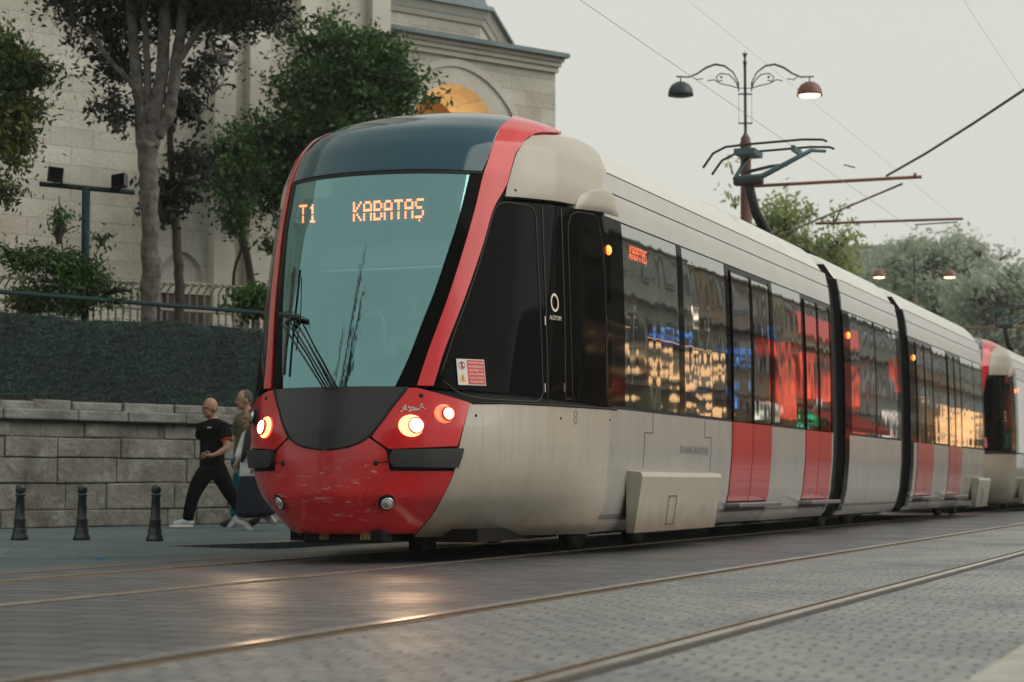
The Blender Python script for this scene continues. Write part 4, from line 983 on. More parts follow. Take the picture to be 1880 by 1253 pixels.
#@@PART3
# ================================================================== TREES
M_bark=mat('bark_grey',(.15,.135,.12),.9,nz=(7,(.05,.044,.038),.4,.65),bump=1,bscale=22)
M_bark2=mat('bark_dark',(.045,.038,.03),.9,nz=(8,(.025,.022,.018),.4,.65),bump=1,bscale=25)
def tree(name,label,cat,base,limbs,blobs,nleaf,lsize,lm,bark,group=None,cl=9,aspect=.45):
    """limbs: [(pts,radii)], blobs: (x,y,z,rx,rz,weight) in world"""
    e=empty(name,base,0,label,cat,group); b=Vector(base)
    if limbs:
        mb=MB()
        for pts,rad in limbs:
            P=np.array(pts); d=np.linspace(0,len(P)-1,len(P)*5); Q=np.stack([np.interp(d,range(len(P)),P[:,k]) for k in range(3)],-1); rr=np.interp(d,range(len(P)),rad)
            for _ in range(3): Q[1:-1]=(Q[:-2]+2*Q[1:-1]+Q[2:])/4
            Q[1:-1]+=rng.normal(size=Q[1:-1].shape)*rr[1:-1,None]*.10
            mb.tube([Vector(q)-b for q in Q],list(rr*(1+rng.normal(size=len(rr))*.05)),10)
        twigs=mb
    else: twigs=MB()
    gq=.35/lsize*.9
    C=[]; tw=sum(q[5]*q[3]*q[3]*q[4] for q in blobs)
    for (x,y,z,rx,rz,w) in blobs:
        nc=max(6,int(nleaf/cl*w*rx*rx*rz/tw)); 
        d=rng.normal(size=(nc,3)); d/=np.linalg.norm(d,axis=1,keepdims=True); r_=rng.random(nc)**.42
        # lumpy outline
        lump=1+.38*np.sin(d[:,0]*5+x)*np.sin(d[:,2]*6+z)+.26*np.sin(d[:,1]*9+d[:,0]*7+y)
        cc=np.array([x,y,z])+d*(r_*lump)[:,None]*np.array([rx,rx,rz])
        keep=np.sin(cc[:,0]*gq+1.3)+np.sin(cc[:,1]*gq*.9)+np.sin(cc[:,2]*gq*1.15+x)>-.75+.0*w; cc=cc[keep]; nc=len(cc)
        cs=rng.uniform(.5,1.4,nc)*lsize*2.4
        for k in range(cl): C.append(cc+rng.normal(size=(nc,3))*cs[:,None]*np.array([1,1,.6]))
        for k in range(min(16,nc)):
            twigs.tube([Vector((x,y,z-rz*.5))-b,Vector((cc[k]+np.array([x,y,z]))/2)-b,Vector(cc[k])-b],[.03,.018,.006],5,False)
    C=np.concatenate(C); C=C-np.array(base)
    cr=leafmesh('crown',C,lsize,lm,e,aspect=aspect); twigs.build('trunk',bark,e)
    return e
def pb(px,py,D,rpx,rpy=None,w=1): P=onD(px,py,D); return (P[0],P[1],P[2],rpx*D/F,(rpy or rpx)*D/F,w)
def lim(pts,D): return [tuple(onD(x,y,D+(p[0] if p else 0))) for x,y,*p in pts]
LD=leafm('leaf_dark',(.012,.021,.013),(.018,.030,.014),.2)
LG=leafm('leaf_green',(.018,.056,.020),(.060,.135,.022),.35)
LY=leafm('leaf_yellowgreen',(.028,.055,.018),(.10,.125,.022),.35)
LL=leafm('leaf_light',(.26,.34,.14),(.42,.46,.22),.55)
LF=leafm('leaf_far_hazed',(.36,.42,.33),(.44,.48,.38),.5)  # far leaves made pale: distance haze put into their colour
D1=30.5
B=onD(277,585,D1); base=(B[0],B[1],gz)
k=lambda m: m*D1/F
tree('tall_tree','tall dark-leaved tree with a thick forked grey trunk in front of the mosque','tree',base,
 [([base]+lim([(277,560),(276,450),(272,330),(272,262)],D1),[k(21),k(18.5),k(17),k(17),k(20)]),
  (lim([(268,275),(256,200),(248,120),(242,40),(236,-60)],D1),[k(16),k(12),k(10),k(9),k(7)]),
  (lim([(276,270),(285,200),(300,120),(303,30),(300,-60)],D1),[k(17),k(14),k(12),k(11),k(8)]),
  (lim([(288,250),(312,210),(322,140),(330,60),(345,-50)],D1),[k(13),k(12),k(11),k(10),k(7)]),
  (lim([(270,250),(272,160),(268,70),(262,-50)],D1),[k(10),k(7),k(6),k(5)]),
  (lim([(325,120),(360,60),(400,10)],D1),[k(7),k(6),k(4)]),(lim([(250,160),(200,110),(160,50)],D1),[k(6),k(5),k(3)])],
 [pb(135,25,D1+.5,48,45,1),pb(195,45,D1+1,70,60),pb(215,120,D1+1,55,55,.9),pb(205,185,D1,42,40,.7),pb(215,225,D1,36,36,.5),pb(330,25,D1+1,80,60,1),pb(410,35,D1,75,55,.8),pb(475,15,D1,55,45,.8),pb(500,30,D1+1,40,35,.8),
  pb(400,95,D1+1,60,40,.5),pb(350,130,D1+1.5,45,45,.5),pb(260,-60,D1,190,70,1),pb(440,-60,D1,130,70,1),pb(390,160,D1+1,35,25,.35)],40000,.052,LD,M_bark,cl=10)
# chips: pruned knot on the trunk
kn=onD(262,232,D1-.2)
# slim dark trunk
D2=32.5; B=onD(330,590,D2); base=(B[0],B[1],gz); k=lambda m:m*D2/F
tree('slim_tree','slim crooked dark tree just right of the thick forked trunk, small leaf tufts along it','tree',base,
 [([base]+lim([(330,570),(329,500),(322,410),(318,340),(310,240),(330,120)],D2),[k(10),k(9.5),k(9),k(8),k(7),k(6),k(4)])],
 [pb(318,355,D2,24,22,.7),pb(305,395,D2,16,16,.5),pb(350,300,D2,24,26,.35),pb(340,200,D2,24,32,.3)],2200,.07,LD,M_bark2)
# green bushy tree
D3=38; B=onD(470,600,D3); base=(B[0],B[1],gz); k=lambda m:m*D3/F
tree('bushy_tree','bushy bright green tree reaching over the tram\'s dark roof, before the portico','tree',base,
 [([base]+lim([(470,560),(455,480),(440,420),(470,330),(540,250),(610,180)],D3),[k(9),k(8),k(7),k(7),k(6),k(5),k(3)]),(lim([(600,220),(560,100),(530,30)],D3),[k(4),k(3),k(2)]),(lim([(450,440),(428,500),(428,590)],D3),[k(3),k(3),k(3)]),
  (lim([(520,330),(600,300),(700,250)],D3),[k(5),k(4),k(3)])],
 [pb(625,130,D3,95,75,1.1),pb(700,135,D3,75,70,1.1),pb(730,185,D3,50,45,1),pb(600,210,D3,100,70,1.1),pb(545,280,D3,85,65,1),pb(470,280,D3-.5,70,55,.85),pb(420,330,D3-1,60,45,.7),pb(400,275,D3-1,38,34,.5),pb(520,350,D3,60,50,1),pb(440,385,D3-1,55,35,.55),pb(430,415,D3-1,36,28,.4),pb(525,50,D3,26,22,.5),pb(595,45,D3,22,18,.4),pb(700,60,D3,26,18,.4),pb(790,110,D3,18,30,.2),pb(790,180,D3,20,14,.3),pb(500,455,D3-.5,34,22,.6),pb(660,250,D3,90,45,1)],56000,.060,LG,M_bark2,cl=10)
# tree at the left edge
D4=26; B=onD(-60,600,D4); base=(B[0],B[1],gz); k=lambda m:m*D4/F
tree('leafy_tree','yellow-green leafy branches hanging in from the photo\'s left edge','tree',base,
 [([base]+lim([(-55,400),(-40,250),(-30,60)],D4),[k(14),k(12),k(10),k(6)]),(lim([(-40,240),(30,210),(90,180)],D4),[k(6),k(4),k(2)]),(lim([(-40,160),(20,110),(60,90)],D4),[k(5),k(3),k(2)])],
 [pb(0,110,D4,50,50,.9),pb(40,140,D4,50,38,.6),pb(80,115,D4,40,18,.3),pb(5,190,D4,60,45,1),pb(60,200,D4,38,25,.35),pb(0,260,D4,55,40,1.2),pb(30,290,D4,34,20,.6),pb(-5,355,D4,30,30,1),pb(95,195,D4,20,14,.2),pb(10,70,D4,30,18,.5)],15000,.045,LY,M_bark2,cl=8)
# climbing shrub by the post
D5=27.2; B=onD(118,600,D5); base=(B[0],B[1],gz)
tree('climbing_shrub','tangled green climbing shrub growing up beside the floodlight post','shrub',base,
 [([base]+lim([(120,520),(112,430),(108,360)],D5),[.02,.018,.012,.006]),(lim([(130,540),(170,480),(195,430)],D5),[.015,.012,.005]),(lim([(100,560),(60,520),(20,480)],D5),[.015,.012,.005])],
 [pb(120,535,D5,52,36,1.3),pb(110,480,D5,30,36,1.2),pb(108,430,D5,19,34,1.6),pb(106,375,D5,15,34,1.8),pb(160,505,D5,32,30,.6),pb(188,440,D5,16,20,.35),pb(50,480,D5,40,26,.25),pb(20,465,D5,36,24,.2),pb(75,455,D5,24,18,.2),pb(200,530,D5,36,20,.3),pb(215,550,D5,40,12,.3),pb(60,540,D5,40,22,.5)],15000,.036,LG,M_bark2,cl=6)
# flowering bush tip left and bush right at the tram's edge
B=onD(465,600,29.5); base=(B[0],B[1],gz)
tree('garden_bush','small fresh green bush above the hedge screen, against the tram\'s left flank','bush',base,[([base]+lim([(465,560)],29.5),[.02,.01])],
 [pb(470,560,29.5,32,24,1),pb(445,545,29.5,26,16,.5),pb(490,545,29.5,30,20,1)],2200,.05,LG,M_bark2,cl=6)
B=onD(55,600,27.6); base=(B[0],B[1],gz)
fb=tree('flower_bush','small bush with orange and yellow flowers above the hedge screen at far left','bush',base,[([base]+lim([(55,570)],27.6),[.02,.01])],
 [pb(50,562,27.6,32,16,1)],700,.04,leafm('leaf_olive',(.06,.07,.02),(.11,.10,.03),.3),M_bark2,cl=6)
fl=np.array([np.array(onD(rng.uniform(30,80),rng.uniform(543,566),27.5))-np.array(base) for _ in range(26)])
leafmesh('flowers',fl,.045,mat('petal_orange',(.65,.16,.05),.6,nz=(5,(.55,.42,.18),.4,.5)),fb,aspect=.9)
# far trees on the right
def far_tree(label,cx,cy,D,blobs,n,ls,lm,group='street trees beyond the tram'):
    B=onD(cx,888,D); base=(B[0],B[1],0)
    return tree('street_tree',label,'tree',base,[([base]+[tuple(onD(cx,(888+cy)/2,D)),tuple(onD(cx,cy,D))],[.28,.2,.08])],[pb(*b[:2],D+b[4],b[2],b[3],b[5]) for b in blobs],n,ls,lm,M_bark2,group,cl=8)
far_tree('pale yellow-green loosely leaved tree rising behind the tram roof beside the nearer lamp pole',1440,480,52,
 [(1350,360,28,48,0,.10),(1345,310,20,20,0,.05),(1400,430,46,55,0,.6),(1440,410,40,60,0,.5),(1500,470,70,40,0,1),(1450,470,60,35,0,1),(1540,445,30,26,0,.2),(1530,400,30,24,0,.12),(1530,500,40,34,0,1),(1480,390,30,24,0,.2)],9000,.085,LL)
far_tree('broad grey-green tree behind the second lamp post',1690,520,96,
 [(1640,500,60,45,0,1),(1700,470,70,38,0,1),(1760,480,60,45,0,1),(1690,540,110,60,0,1),(1600,520,50,60,4,1),(1690,440,14,18,0,.5),(1660,450,14,16,0,.5),(1650,570,80,60,0,1),(1770,560,70,60,0,1),(1745,450,30,12,0,.5)],32000,.14,LF)
far_tree('open-crowned grey-green tree at the photo\'s right edge, sky showing through',1830,540,88,
 [(1800,460,32,22,0,.5),(1835,470,26,20,0,.45),(1850,500,40,30,0,.45),(1800,540,60,40,0,.5),(1860,560,45,40,0,.6),(1850,620,70,50,0,1.2),(1800,600,70,60,2,1),(1900,580,50,60,0,1),(1755,447,24,14,0,.3),(1870,530,30,14,0,.5)],22000,.13,LF)
far_tree('dark tree mass low behind the second tram',1900,640,120,[(1880,640,60,60,0,1),(1790,640,70,50,0,1),(1700,620,80,60,0,1),(1950,600,80,80,0,1)],14000,.17,LF)
B=onD(1610,500,150); e=empty('distant_building',(B[0],B[1],0),YAW,'blue-grey building top peeping between the trees at right','building')
MB().box((0,6,float(onD(1600,465,150)[2])/2),(11,12,float(onD(1600,465,150)[2]))).build('wall',mat('far_wall',(.26,.28,.29),.8),e)
MB().box((0,6,float(onD(1600,465,150)[2])+.3),(12,13,.5)).build('roof',mat('far_roof',(.14,.18,.20),.6),e)
# ================================================================== LAMP POSTS
M_iron=mat('lamp_iron',(.05,.06,.06),.5,.4); M_rust=mat('pole_rust_paint',(.14,.065,.045),.6,nz=(6,(.09,.045,.035),.4,.65)); M_cap=mat('lamp_cap',(.03,.05,.052),.45,.3)
M_capr=mat('lamp_cap_glow_tint',(.16,.06,.045),.5)  # cap colour for lit lamps, the lamp's warm glow painted in
M_lamp=mat('street_lamp_lit',(1,.8,.6),.4,emit=(1,.66,.38),es=3.2)
M_off=mat('lamp_glass_off',(.08,.09,.085),.3)
def street_lamp(label,u,ytop,D,lit=(0,1),rot=0):
    P=onD(u,888,D); base=(P[0],P[1],0); s=37.4/F
    e=empty('street_lamp',base,YAW+rot,label,'street lamp','twin-armed street lamps along the far side of the track')
    zt=float(onD(u,ytop,D)[2]); H=lambda py: zt-(py-85)*s
    MB().lathe([(.001,0),(.26,0),(.26,.5),(.2,.7),(.16,.9),(.15,2.6),(.17,2.65),(.14,2.7),(10*s*1.0,H(330)),(10*s,H(262)),(12*s,H(258)),(9*s,H(252)),(9*s,H(246)),(5*s,H(240)),(3*s,H(236))],n=16).build('pole',M_rust,e)
    mb=MB(); mb.lathe([(2.8*s,H(242)),(2.6*s,H(108)),(4*s,H(106)),(3*s,H(100)),(1.4*s,H(98)),(3*s,H(93)),(1*s,H(88)),(.001,H(80))],n=10)
    for z in(163,218): mb.box((0,0,H(z)),(26*s,.05,2*s))
    for k in range(6):
        a=k*math.pi/3; mb.tube([(0,0,H(94)),(5*s*math.cos(a),5*s*math.sin(a),H(86))],.9*s,4)
    for x_ in(-12,12): mb.tube([(x_*s,0,H(163)),(x_*s,0,H(218))],.35*s,4)
    mb.build('mast',M_iron,e)
    for sg in(-1,1):
        mb=MB()
        arc=[(12,150),(14,138),(22,122),(38,110),(55,107),(72,113),(88,124),(104,131),(128,130)]
        mb.tube([(sg*x_*s,0,H(y_)) for x_,y_ in arc],[1.1*s,1.2*s,1.5*s,1.9*s,2.1*s,2.2*s,1.8*s,1.6*s,1.5*s],6)
        mb.tube([(sg*x_*s,0,H(y_)) for x_,y_ in [(12,152),(18,138),(30,126),(45,124),(54,131),(50,139),(42,137)]],1.2*s,5)
        mb.tube([(sg*x_*s,0,H(y_)) for x_,y_ in [(12,152),(28,147),(46,143),(58,136),(70,138)]],1.1*s,5)
        mb.tube([(sg*x_*s,0,H(y_)) for x_,y_ in [(78,134),(90,136),(98,131)]],1.0*s,5); mb.lathe([(.001,-3*s),(3*s,0),(.001,3*s)],c=(sg*44*s,0,H(131)),n=8)
        mb.tube([(0,0,H(152)),(sg*13*s,0,H(152))],.8*s,4); mb.tube([(sg*12*s,0,H(158)),(sg*12*s,0,H(140))],1.2*s,5)
        mb.build('arm',M_iron,e)
        on=(sg+1)//2 in lit; x_=sg*120*s
        sh=MB(); sh.lathe([(1.2*s,H(130)),(1.2*s,H(139)),(9*s,H(141)),(17*s,H(146)),(22*s,H(154)),(23.5*s,H(162)),(24*s,H(166)),(22.5*s,H(166)),(20*s,H(156))],c=(x_,0,0),n=24); sh=sh.build('lamp_shade',M_capr if on else M_cap,e)
        MB().lathe([(21*s,H(163)),(18*s,H(167.5)),(8*s,H(169)),(.001,H(169.3))],c=(x_,0,0),n=20).build('lamp_glass',M_lamp if on else M_off,sh)
    return e
street_lamp('tall ornate twin street lamp behind the tram, right lamp lit, left lamp dark',1374,85,37.4,(1,),0)
street_lamp('smaller-looking twin lamp before the broad tree, both lamps glowing',1684,463,69,(0,1),0)
street_lamp('farthest street lamp, low at the right edge beside the second tram\'s pantograph',1789,597,108,(1,),.0)
# ================================================================== OVERHEAD LINE
def wire(name,label,cat,pts,r,m,n=24,sag=0,group=None):
    P=[np.array(p,float) for p in pts]; o=P[0]; mb=MB(); Q=[]
    for a,b in zip(P[:-1],P[1:]):
        for k in range(n): t=k/n; q=a+(b-a)*t; q[2]-=sag*4*t*(1-t); Q.append(Vector(q-o))
    Q.append(Vector(P[-1]-o)); mb.tube(Q,r,6); w=mb.build(name,m,loc=o); tag(w,label,cat,group); return w
M_wire=mat('wire_dark',(.05,.05,.045),.6); M_wirep=mat('wire_pale',(.36,.36,.34),.6); M_cop_=mat('cantilever_tube',(.24,.11,.07),.5,.3)
A=onX(1065,0,TX); 
wire('contact_wire','thin overhead wire falling from the top edge to the near lamp post','wire',[(TX,A[1]-14,A[2]),(TX,110,A[2])],.0035,M_wirep)
A=onX(1262,0,TX); wire('messenger_wire','faint upper overhead wire touching the near lamp post\'s finial','wire',[(TX,A[1]-14,A[2]),(TX,110,A[2])],.002,M_wirep)
mx=A[2]
wire('contact_wire','overhead wire of the nearer empty track, barely visible at the upper right corner','wire',[(-2.87,-5,5.45),(-2.87,110,5.45)],.0015,M_wirep)
a=onD(1385,342,37.3); b=onD(1692,325,36.2)
c_=wire('cantilever_arm','long reddish horizontal tube reaching right from the near lamp pole','tube',[a,b],.034,M_cop_,4,group='cantilever tubes')
mbx=MB(); q=onD(1680,318,36.2)-np.array(a); q2=onD(1680,326,36.2)-np.array(a); mbx.tube([Vector(q),Vector(q2)],.03,6); mbx.build('clamp',M_cop_,c_)
a=onD(1497,411,45); b=onD(1768,402,43.8)
wire('cantilever_arm','reddish horizontal tube below and right of the first, over the tram roof','tube',[a,b],.032,M_cop_,4,group='cantilever tubes')
wire('steady_arm','short dark rod just under the lower reddish tube','rod',[onD(1680,413,44),onD(1758,408,44)],.016,M_wire,4)
wire('pull_off_wire','dark wire slanting down to the left below the reddish tube, into the pale tree','wire',[onD(1400,445,50),onD(1497,405,45),onD(1656,338,36.8)],.022,M_cop_,6)
wire('span_wire','thick dark wire rising from the reddish tube\'s end to the upper right edge','wire',[onD(1628,323,36.5),onD(1700,282,34.5),onD(1790,225,32.4),onD(1960,112,29)],.022,M_wire,6)
wire('cantilever_arm','faint reddish tube above the second tram at the right edge','tube',[onD(1762,602,80),onD(1960,600,76)],.05,M_cop_,4,group='cantilever tubes')
wire('cantilever_arm','lowest pale tube above the second tram at the right edge','tube',[onD(1800,640,92),onD(1960,639,88)],.05,M_cop_,4,group='cantilever tubes')
wire('steady_arm','tiny dark rod floating right of the pantograph','rod',[onD(1549,303,40),onD(1570,308,40)],.014,M_wire,3)
#@@PART4
# ================================================================== PEOPLE
def skin(name,chains,m,parent,loc=(0,0,0),sub=2,root=0,extra=None):
    bm=bmesh.new(); ly=bm.verts.layers.skin.verify(); key={}; 
    def gv(p):
        k_=tuple(round(c,4) for c in p[:3])
        if k_ not in key:
            v=bm.verts.new(p[:3]); v[ly].radius=(p[3],p[4] if len(p)>4 else p[3]); key[k_]=v
        return key[k_]
    for c in chains:
        vs=[gv(p) for p in c]
        for a,b in zip(vs[:-1],vs[1:]):
            if a is not b and bm.edges.get((a,b)) is None: bm.edges.new((a,b))
    bm.verts.ensure_lookup_table(); 
    for v in bm.verts: v[ly].use_root=False
    bm.verts[root][ly].use_root=True
    me=bpy.data.meshes.new(name); bm.to_mesh(me); bm.free(); o=bpy.data.objects.new(name,me); COL.objects.link(o)
    md_=o.modifiers.new('s','SKIN'); md_.use_smooth_shade=True; ms=o.modifiers.new('u','SUBSURF'); ms.levels=sub; ms.render_levels=sub
    bpy.context.view_layer.update(); dg=bpy.context.evaluated_depsgraph_get(); m2=bpy.data.meshes.new_from_object(o.evaluated_get(dg)); bpy.data.objects.remove(o); m2.name=name
    m2.materials.clear(); 
    if extra:
        bm=bmesh.new(); bm.from_mesh(m2); tmp=bpy.data.meshes.new('t'); tmp.from_pydata([tuple(v) for v in extra.v],[],extra.f); bm.from_mesh(tmp); bm.to_mesh(m2); bm.free(); bpy.data.meshes.remove(tmp)
    m2.materials.append(m); m2.polygons.foreach_set('use_smooth',[True]*len(m2.polygons))
    return link(bpy.data.objects.new(name,m2),parent)
def sphere(c,r,sc=(1,1,1),n=12,M=None):
    mb=MB(); prof=[(max(.0005,r*math.sin(a)),-r*math.cos(a)) for a in np.linspace(0,math.pi,n)]
    T=Matrix.Translation(Vector(c))@Matrix.Diagonal((*sc,1)); 
    if M is not None: T=M@T
    mb.lathe(prof,n=16,M=T); return mb
def head_parts(hc,fx,tilt=0,beard=False):
    """hc head centre; fx yaw the face looks to (0 = -y towards camera, + turns to image left)"""
    M=Matrix.Translation(Vector(hc))@Matrix.Rotation(-fx,4,'Z')@Matrix.Rotation(tilt,4,'X')
    mb=MB()
    def addm(q): mb.add(q.v,q.f,True)
    addm(sphere((0,.008,.02),.098,(.80,.98,1.12),16,M))         # cranium
    addm(sphere((0,-.030,-.055),.066,(.86,.95,1.02),14,M))       # jaw
    addm(sphere((0,-.094,-.018),.014,(.8,1.1,1.8),8,M)); addm(sphere((0,-.099,-.034),.012,(1.2,1,.8),8,M)) # nose
    addm(sphere((0,-.085,.022),.03,(1.9,.5,.35),8,M))            # brow
    for s in(-1,1): addm(sphere((s*.080,.012,-.012),.022,(.35,.8,1.4),8,M)); addm(sphere((s*.038,-.078,-.03),.022,(1,.6,.9),8,M))
    addm(sphere((0,-.092,-.068),.018,(1.5,.5,.32),8,M)); addm(sphere((0,-.080,-.10),.022,(1,.7,.6),8,M))
    return mb,M
def eyes(M,parent,m):
    mb=MB()
    for s in(-1,1): q=sphere((s*.034,-.089,.0),.010,(1.3,.5,.7),8,M); mb.add(q.v,q.f,True)
    mb.build('eyes',m,parent)
def hand(wr,d,side_,pal,curl=.6,sc=1.0):
    """chains for palm and five fingers. wr wrist, d direction, side_ thumb direction, pal palm normal"""
    w=Vector(wr); d=Vector(d).normalized(); s=Vector(side_).normalized(); p=Vector(pal).normalized(); ch=[]
    pc=w+d*.045*sc; pe=w+d*.085*sc
    T=lambda v,r,r2=None: (v.x,v.y,v.z,r*sc,(r2 or r)*sc)
    ch.append([T(w,.022),T(pc,.026,.020),T(pe,.026,.016)])
    for k,L_ in enumerate((.070,.080,.074,.058)):
        b=pe+s*(.030-.020*k)*sc; 
        q1=b+(d*.6+p*curl*.35)*L_*.55*sc; q2=q1+(d*.5+p*curl*.9).normalized()*L_*.32*sc; q3=q2+(d*.25+p*curl*1.2).normalized()*L_*.25*sc
        ch.append([T(pe,.026,.016),T(b,.0095),T(q1,.0088),T(q2,.008),T(q3,.0065)])
    t0=w+d*.025*sc+s*.022*sc; t1=t0+(s*.8+d*.6+p*.3).normalized()*.035*sc; t2=t1+(d*.9+s*.3+p*.3).normalized()*.03*sc
    ch.append([T(pc,.026,.020),T(t0,.012),T(t1,.0105),T(t2,.008)])
    return ch
Msk=mat('skin_tan',(.36,.19,.125),.55,nz=(14,(.30,.15,.10),.4,.65)); Msk2=mat('skin_pale',(.42,.25,.18),.55,nz=(14,(.35,.19,.13),.4,.65))
Mbl=mat('cloth_black',(.006,.006,.007),.9,spec=.12,bump=1,bscale=9); Meye=mat('eye_dark',(.02,.012,.01),.3)
M_sh=mat('shoe_white',(.42,.50,.52),.6); M_sole=mat('sole_white',(.62,.63,.60),.6)
def foot(ank,d,toeup,m,parent,L_=.27,name='shoe'):
    a=Vector(ank); d=Vector(d).normalized(); up_=Vector((0,0,1)); 
    h=a-d*.05-up_*.045; ball=a+d*(L_*.50)+up_*(-.05+toeup*.5); toe=a+d*(L_*.74)+up_*(-.052+toeup)
    s_=skin(name,[[(*a,.052),(*h,.05)],[(*a,.052),(*(a+d*.08-up_*.025),.048),(*ball,.042),(*toe,.030)]],m,parent)
    return s_
def lp(px,py,o,D,y=0.0): return (((px-o[0])*D/F),y,(o[1]-py)*D/F)
# ---- man in black
def mk_person(name,px,py,label,D=None,z=.05):
    P=onZ(px,py,z); d=float((P-C0)@fw); e=empty('person',(P[0],P[1],z),YAW,label,'person'); return e,d
e1,d1=mk_person('person',385,970,'bald man in black T-shirt with orange-red sleeve hem, striding left past the stone wall')
J=lambda px,py,y=0: lp(px,py,(385,970),d1,y)
pel=J(388,852); ches=J(389,800,.0); upc=J(392,782,0); nk=J(389,769,-.01); hc=J(384,750,-.03)
shl=J(368,785,.10); shr=J(411,786,-.10); elr=J(419,822,-.16); wrr=J(394,838,-.26); ell=J(366,815,.2); wrl=J(372,838,.12)
hR,M1=head_parts(hc,R(48),R(4))
kl_=J(357,905,-.06); al_=J(346,952,-.02); kr=J(415,900,.12); ar=J(437,940,.26)
hl_=J(377,860,-.04); hr_=J(399,860,.06)
body_ch=[[(*pel,.11,.085),(*J(388,825),.125,.10),(*ches,.135,.10),(*upc,.11,.08),(*nk,.052),(*J(386,759,-.02),.055),(*hc,.07)],
 [(*upc,.11,.08),(*shl,.055),(*ell,.042),(*wrl,.026)],[(*upc,.11,.08),(*shr,.058),(*elr,.046),(*J(408,832,-.22),.040),(*wrr,.027)],
 [(*pel,.11,.085),(*hl_,.06),(*kl_,.045),(*al_,.036)],[(*pel,.11,.085),(*hr_,.06),(*kr,.045),(*ar,.036)]]
body_ch+=hand(wrr,(-.9,-.2,.1),(.1,-.2,.9),(-.2,.5,-.6),.5)+hand(wrl,(-.2,0,-.9),(-.6,-.5,0),(.4,0,-.2),.6)
b1=skin('body',body_ch,Msk,e1,extra=hR); eyes(M1,b1,Meye)
skin('t_shirt',[[(*J(388,866),.17,.135),(*J(388,850),.17,.135),(*J(388,828),.168,.13),(*ches,.17,.125),(*J(391,782,0),.14,.10),(*J(390,771,0),.085,.075),(*J(389.6,768,0),.07,.065)],[(*J(391,782,0),.14,.10),(*shl,.085),(*J(364,800,.15),.085),(*J(363,805,.17),.08)],[(*J(391,782,0),.14,.10),(*shr,.09),(*J(416,803,-.13),.085),(*J(417.5,808,-.14),.08)]],Mbl,e1)
skin('sleeve_hem',[[(*J(416.8,806.5,-.137),.088),(*J(417.8,810.5,-.145),.088)]],mat('hem_orange',(.75,.07,.02),.7,emit=None),e1,sub=2)
skin('trousers',[[(*J(388,842),.15,.12),(*J(388,856),.155,.125)],[(*J(388,856),.155,.125),(*J(378,868,-.03),.13),(*J(367,884,-.05),.115),(*kl_,.095),(*J(350,930,-.04),.082),(*J(346,948,-.02),.078),(*J(345.5,957,-.02),.075)],[(*J(388,856),.155,.125),(*J(398,868,.05),.13),(*J(407,882,.1),.115),(*kr,.095),(*J(428,924,.2),.08),(*J(436,938,.25),.075)]],Mbl,e1)
for a_,d_,t_ in((al_,(-.95,-.3,0),.02),(ar,(-.8,-.2,-.55),-.02)): foot((a_[0],a_[1],a_[2]+(-.03 if t_>0 else -.03)),d_,t_,M_sh,e1)
mb=MB(); mb.box((al_[0]-.085,al_[1]-.03,.022),(.29,.095,.035),rz=.3,bev=.012); mb.build('shoe_sole',M_sole,e1)
mb=MB(); c_=J(386,786,-.17); mb.box(c_,(.05,.01,.012)); mb.build('chest_mark',mat('print_white',(.6,.6,.6),.6),e1)
# ---- man in olive shirt
e2,d2=mk_person('person',442,968,'moustached grey-haired man in olive shirt and bright blue jeans, behind the man in black')
J=lambda px,py,y=0: lp(px,py,(442,968),d2,y)
pel=J(446,842); ches=J(452,790); upc=J(455,768); nk=J(452,755); hc=J(446,735,-.02)
hR,M2=head_parts(hc,R(70),R(2))
shl=J(436,772,.12); shr=J(472,772,-.12); elr=J(478,808,-.10); wrr=J(466,838,-.16)
kl_=J(441,895,-.04); al_=J(433,950,-.02); kr=J(452,900,.1); ar=J(466,948,.2)
hl_=J(440,855,-.05); hr_=J(452,855,.06)
ch=[[(*pel,.11,.085),(*J(449,815),.13,.11),(*ches,.14,.11),(*upc,.11,.085),(*nk,.055),(*J(449,746,-.01),.055),(*hc,.07)],[(*upc,.11,.085),(*shl,.055),(*J(430,810,.14),.042),(*J(428,838,.1),.027)],[(*upc,.11,.085),(*shr,.058),(*elr,.045),(*wrr,.027)],
 [(*pel,.11,.085),(*hl_,.06),(*kl_,.045),(*al_,.036)],[(*pel,.11,.085),(*hr_,.06),(*kr,.045),(*ar,.036)]]+hand(wrr,(-.5,-.2,-.7),(-.5,-.5,.3),(-.4,.3,-.3))+hand(J(428,838,.1),(-.1,0,-.9),(-.6,-.5,0),(.4,0,-.2))
b2=skin('body',ch,Msk2,e2,extra=hR); eyes(M2,b2,Meye)
Mol=mat('cloth_olive',(.12,.105,.062),.85,bump=1,bscale=8); Mje=mat('denim_blue',(.008,.16,.25),.85,nz=(6,(.006,.11,.18),.4,.6))
skin('shirt',[[(*J(446,854),.17,.14),(*J(447,838),.168,.14),(*J(449,818),.17,.14),(*ches,.175,.135),(*J(454,768),.14,.10),(*J(453,757),.085,.075),(*J(452.6,754),.07,.065)],[(*J(454,768),.14,.10),(*shl,.085),(*J(431,795,.14),.082),(*J(430,800,.15),.076)],[(*J(454,768),.14,.10),(*shr,.09),(*J(477,798,-.12),.084),(*J(478,803,-.12),.08)]],Mol,e2)
skin('jeans',[[(*J(446,834),.15,.12),(*J(446,850),.155,.125)],[(*J(446,850),.155,.125),(*J(442,864,-.04),.125),(*kl_,.092),(*J(434,940,-.02),.082),(*J(433,952,-.02),.078)],[(*J(446,850),.155,.125),(*J(450,864,.05),.125),(*kr,.092),(*J(463,938,.18),.078),(*J(465,946,.19),.075)]],Mje,e2)
mb=MB(); q=sphere((0,.025,.035),.099,(.84,.92,1.0),16,M2); 
V=[];idx={}
for v in q.v: V.append(v)
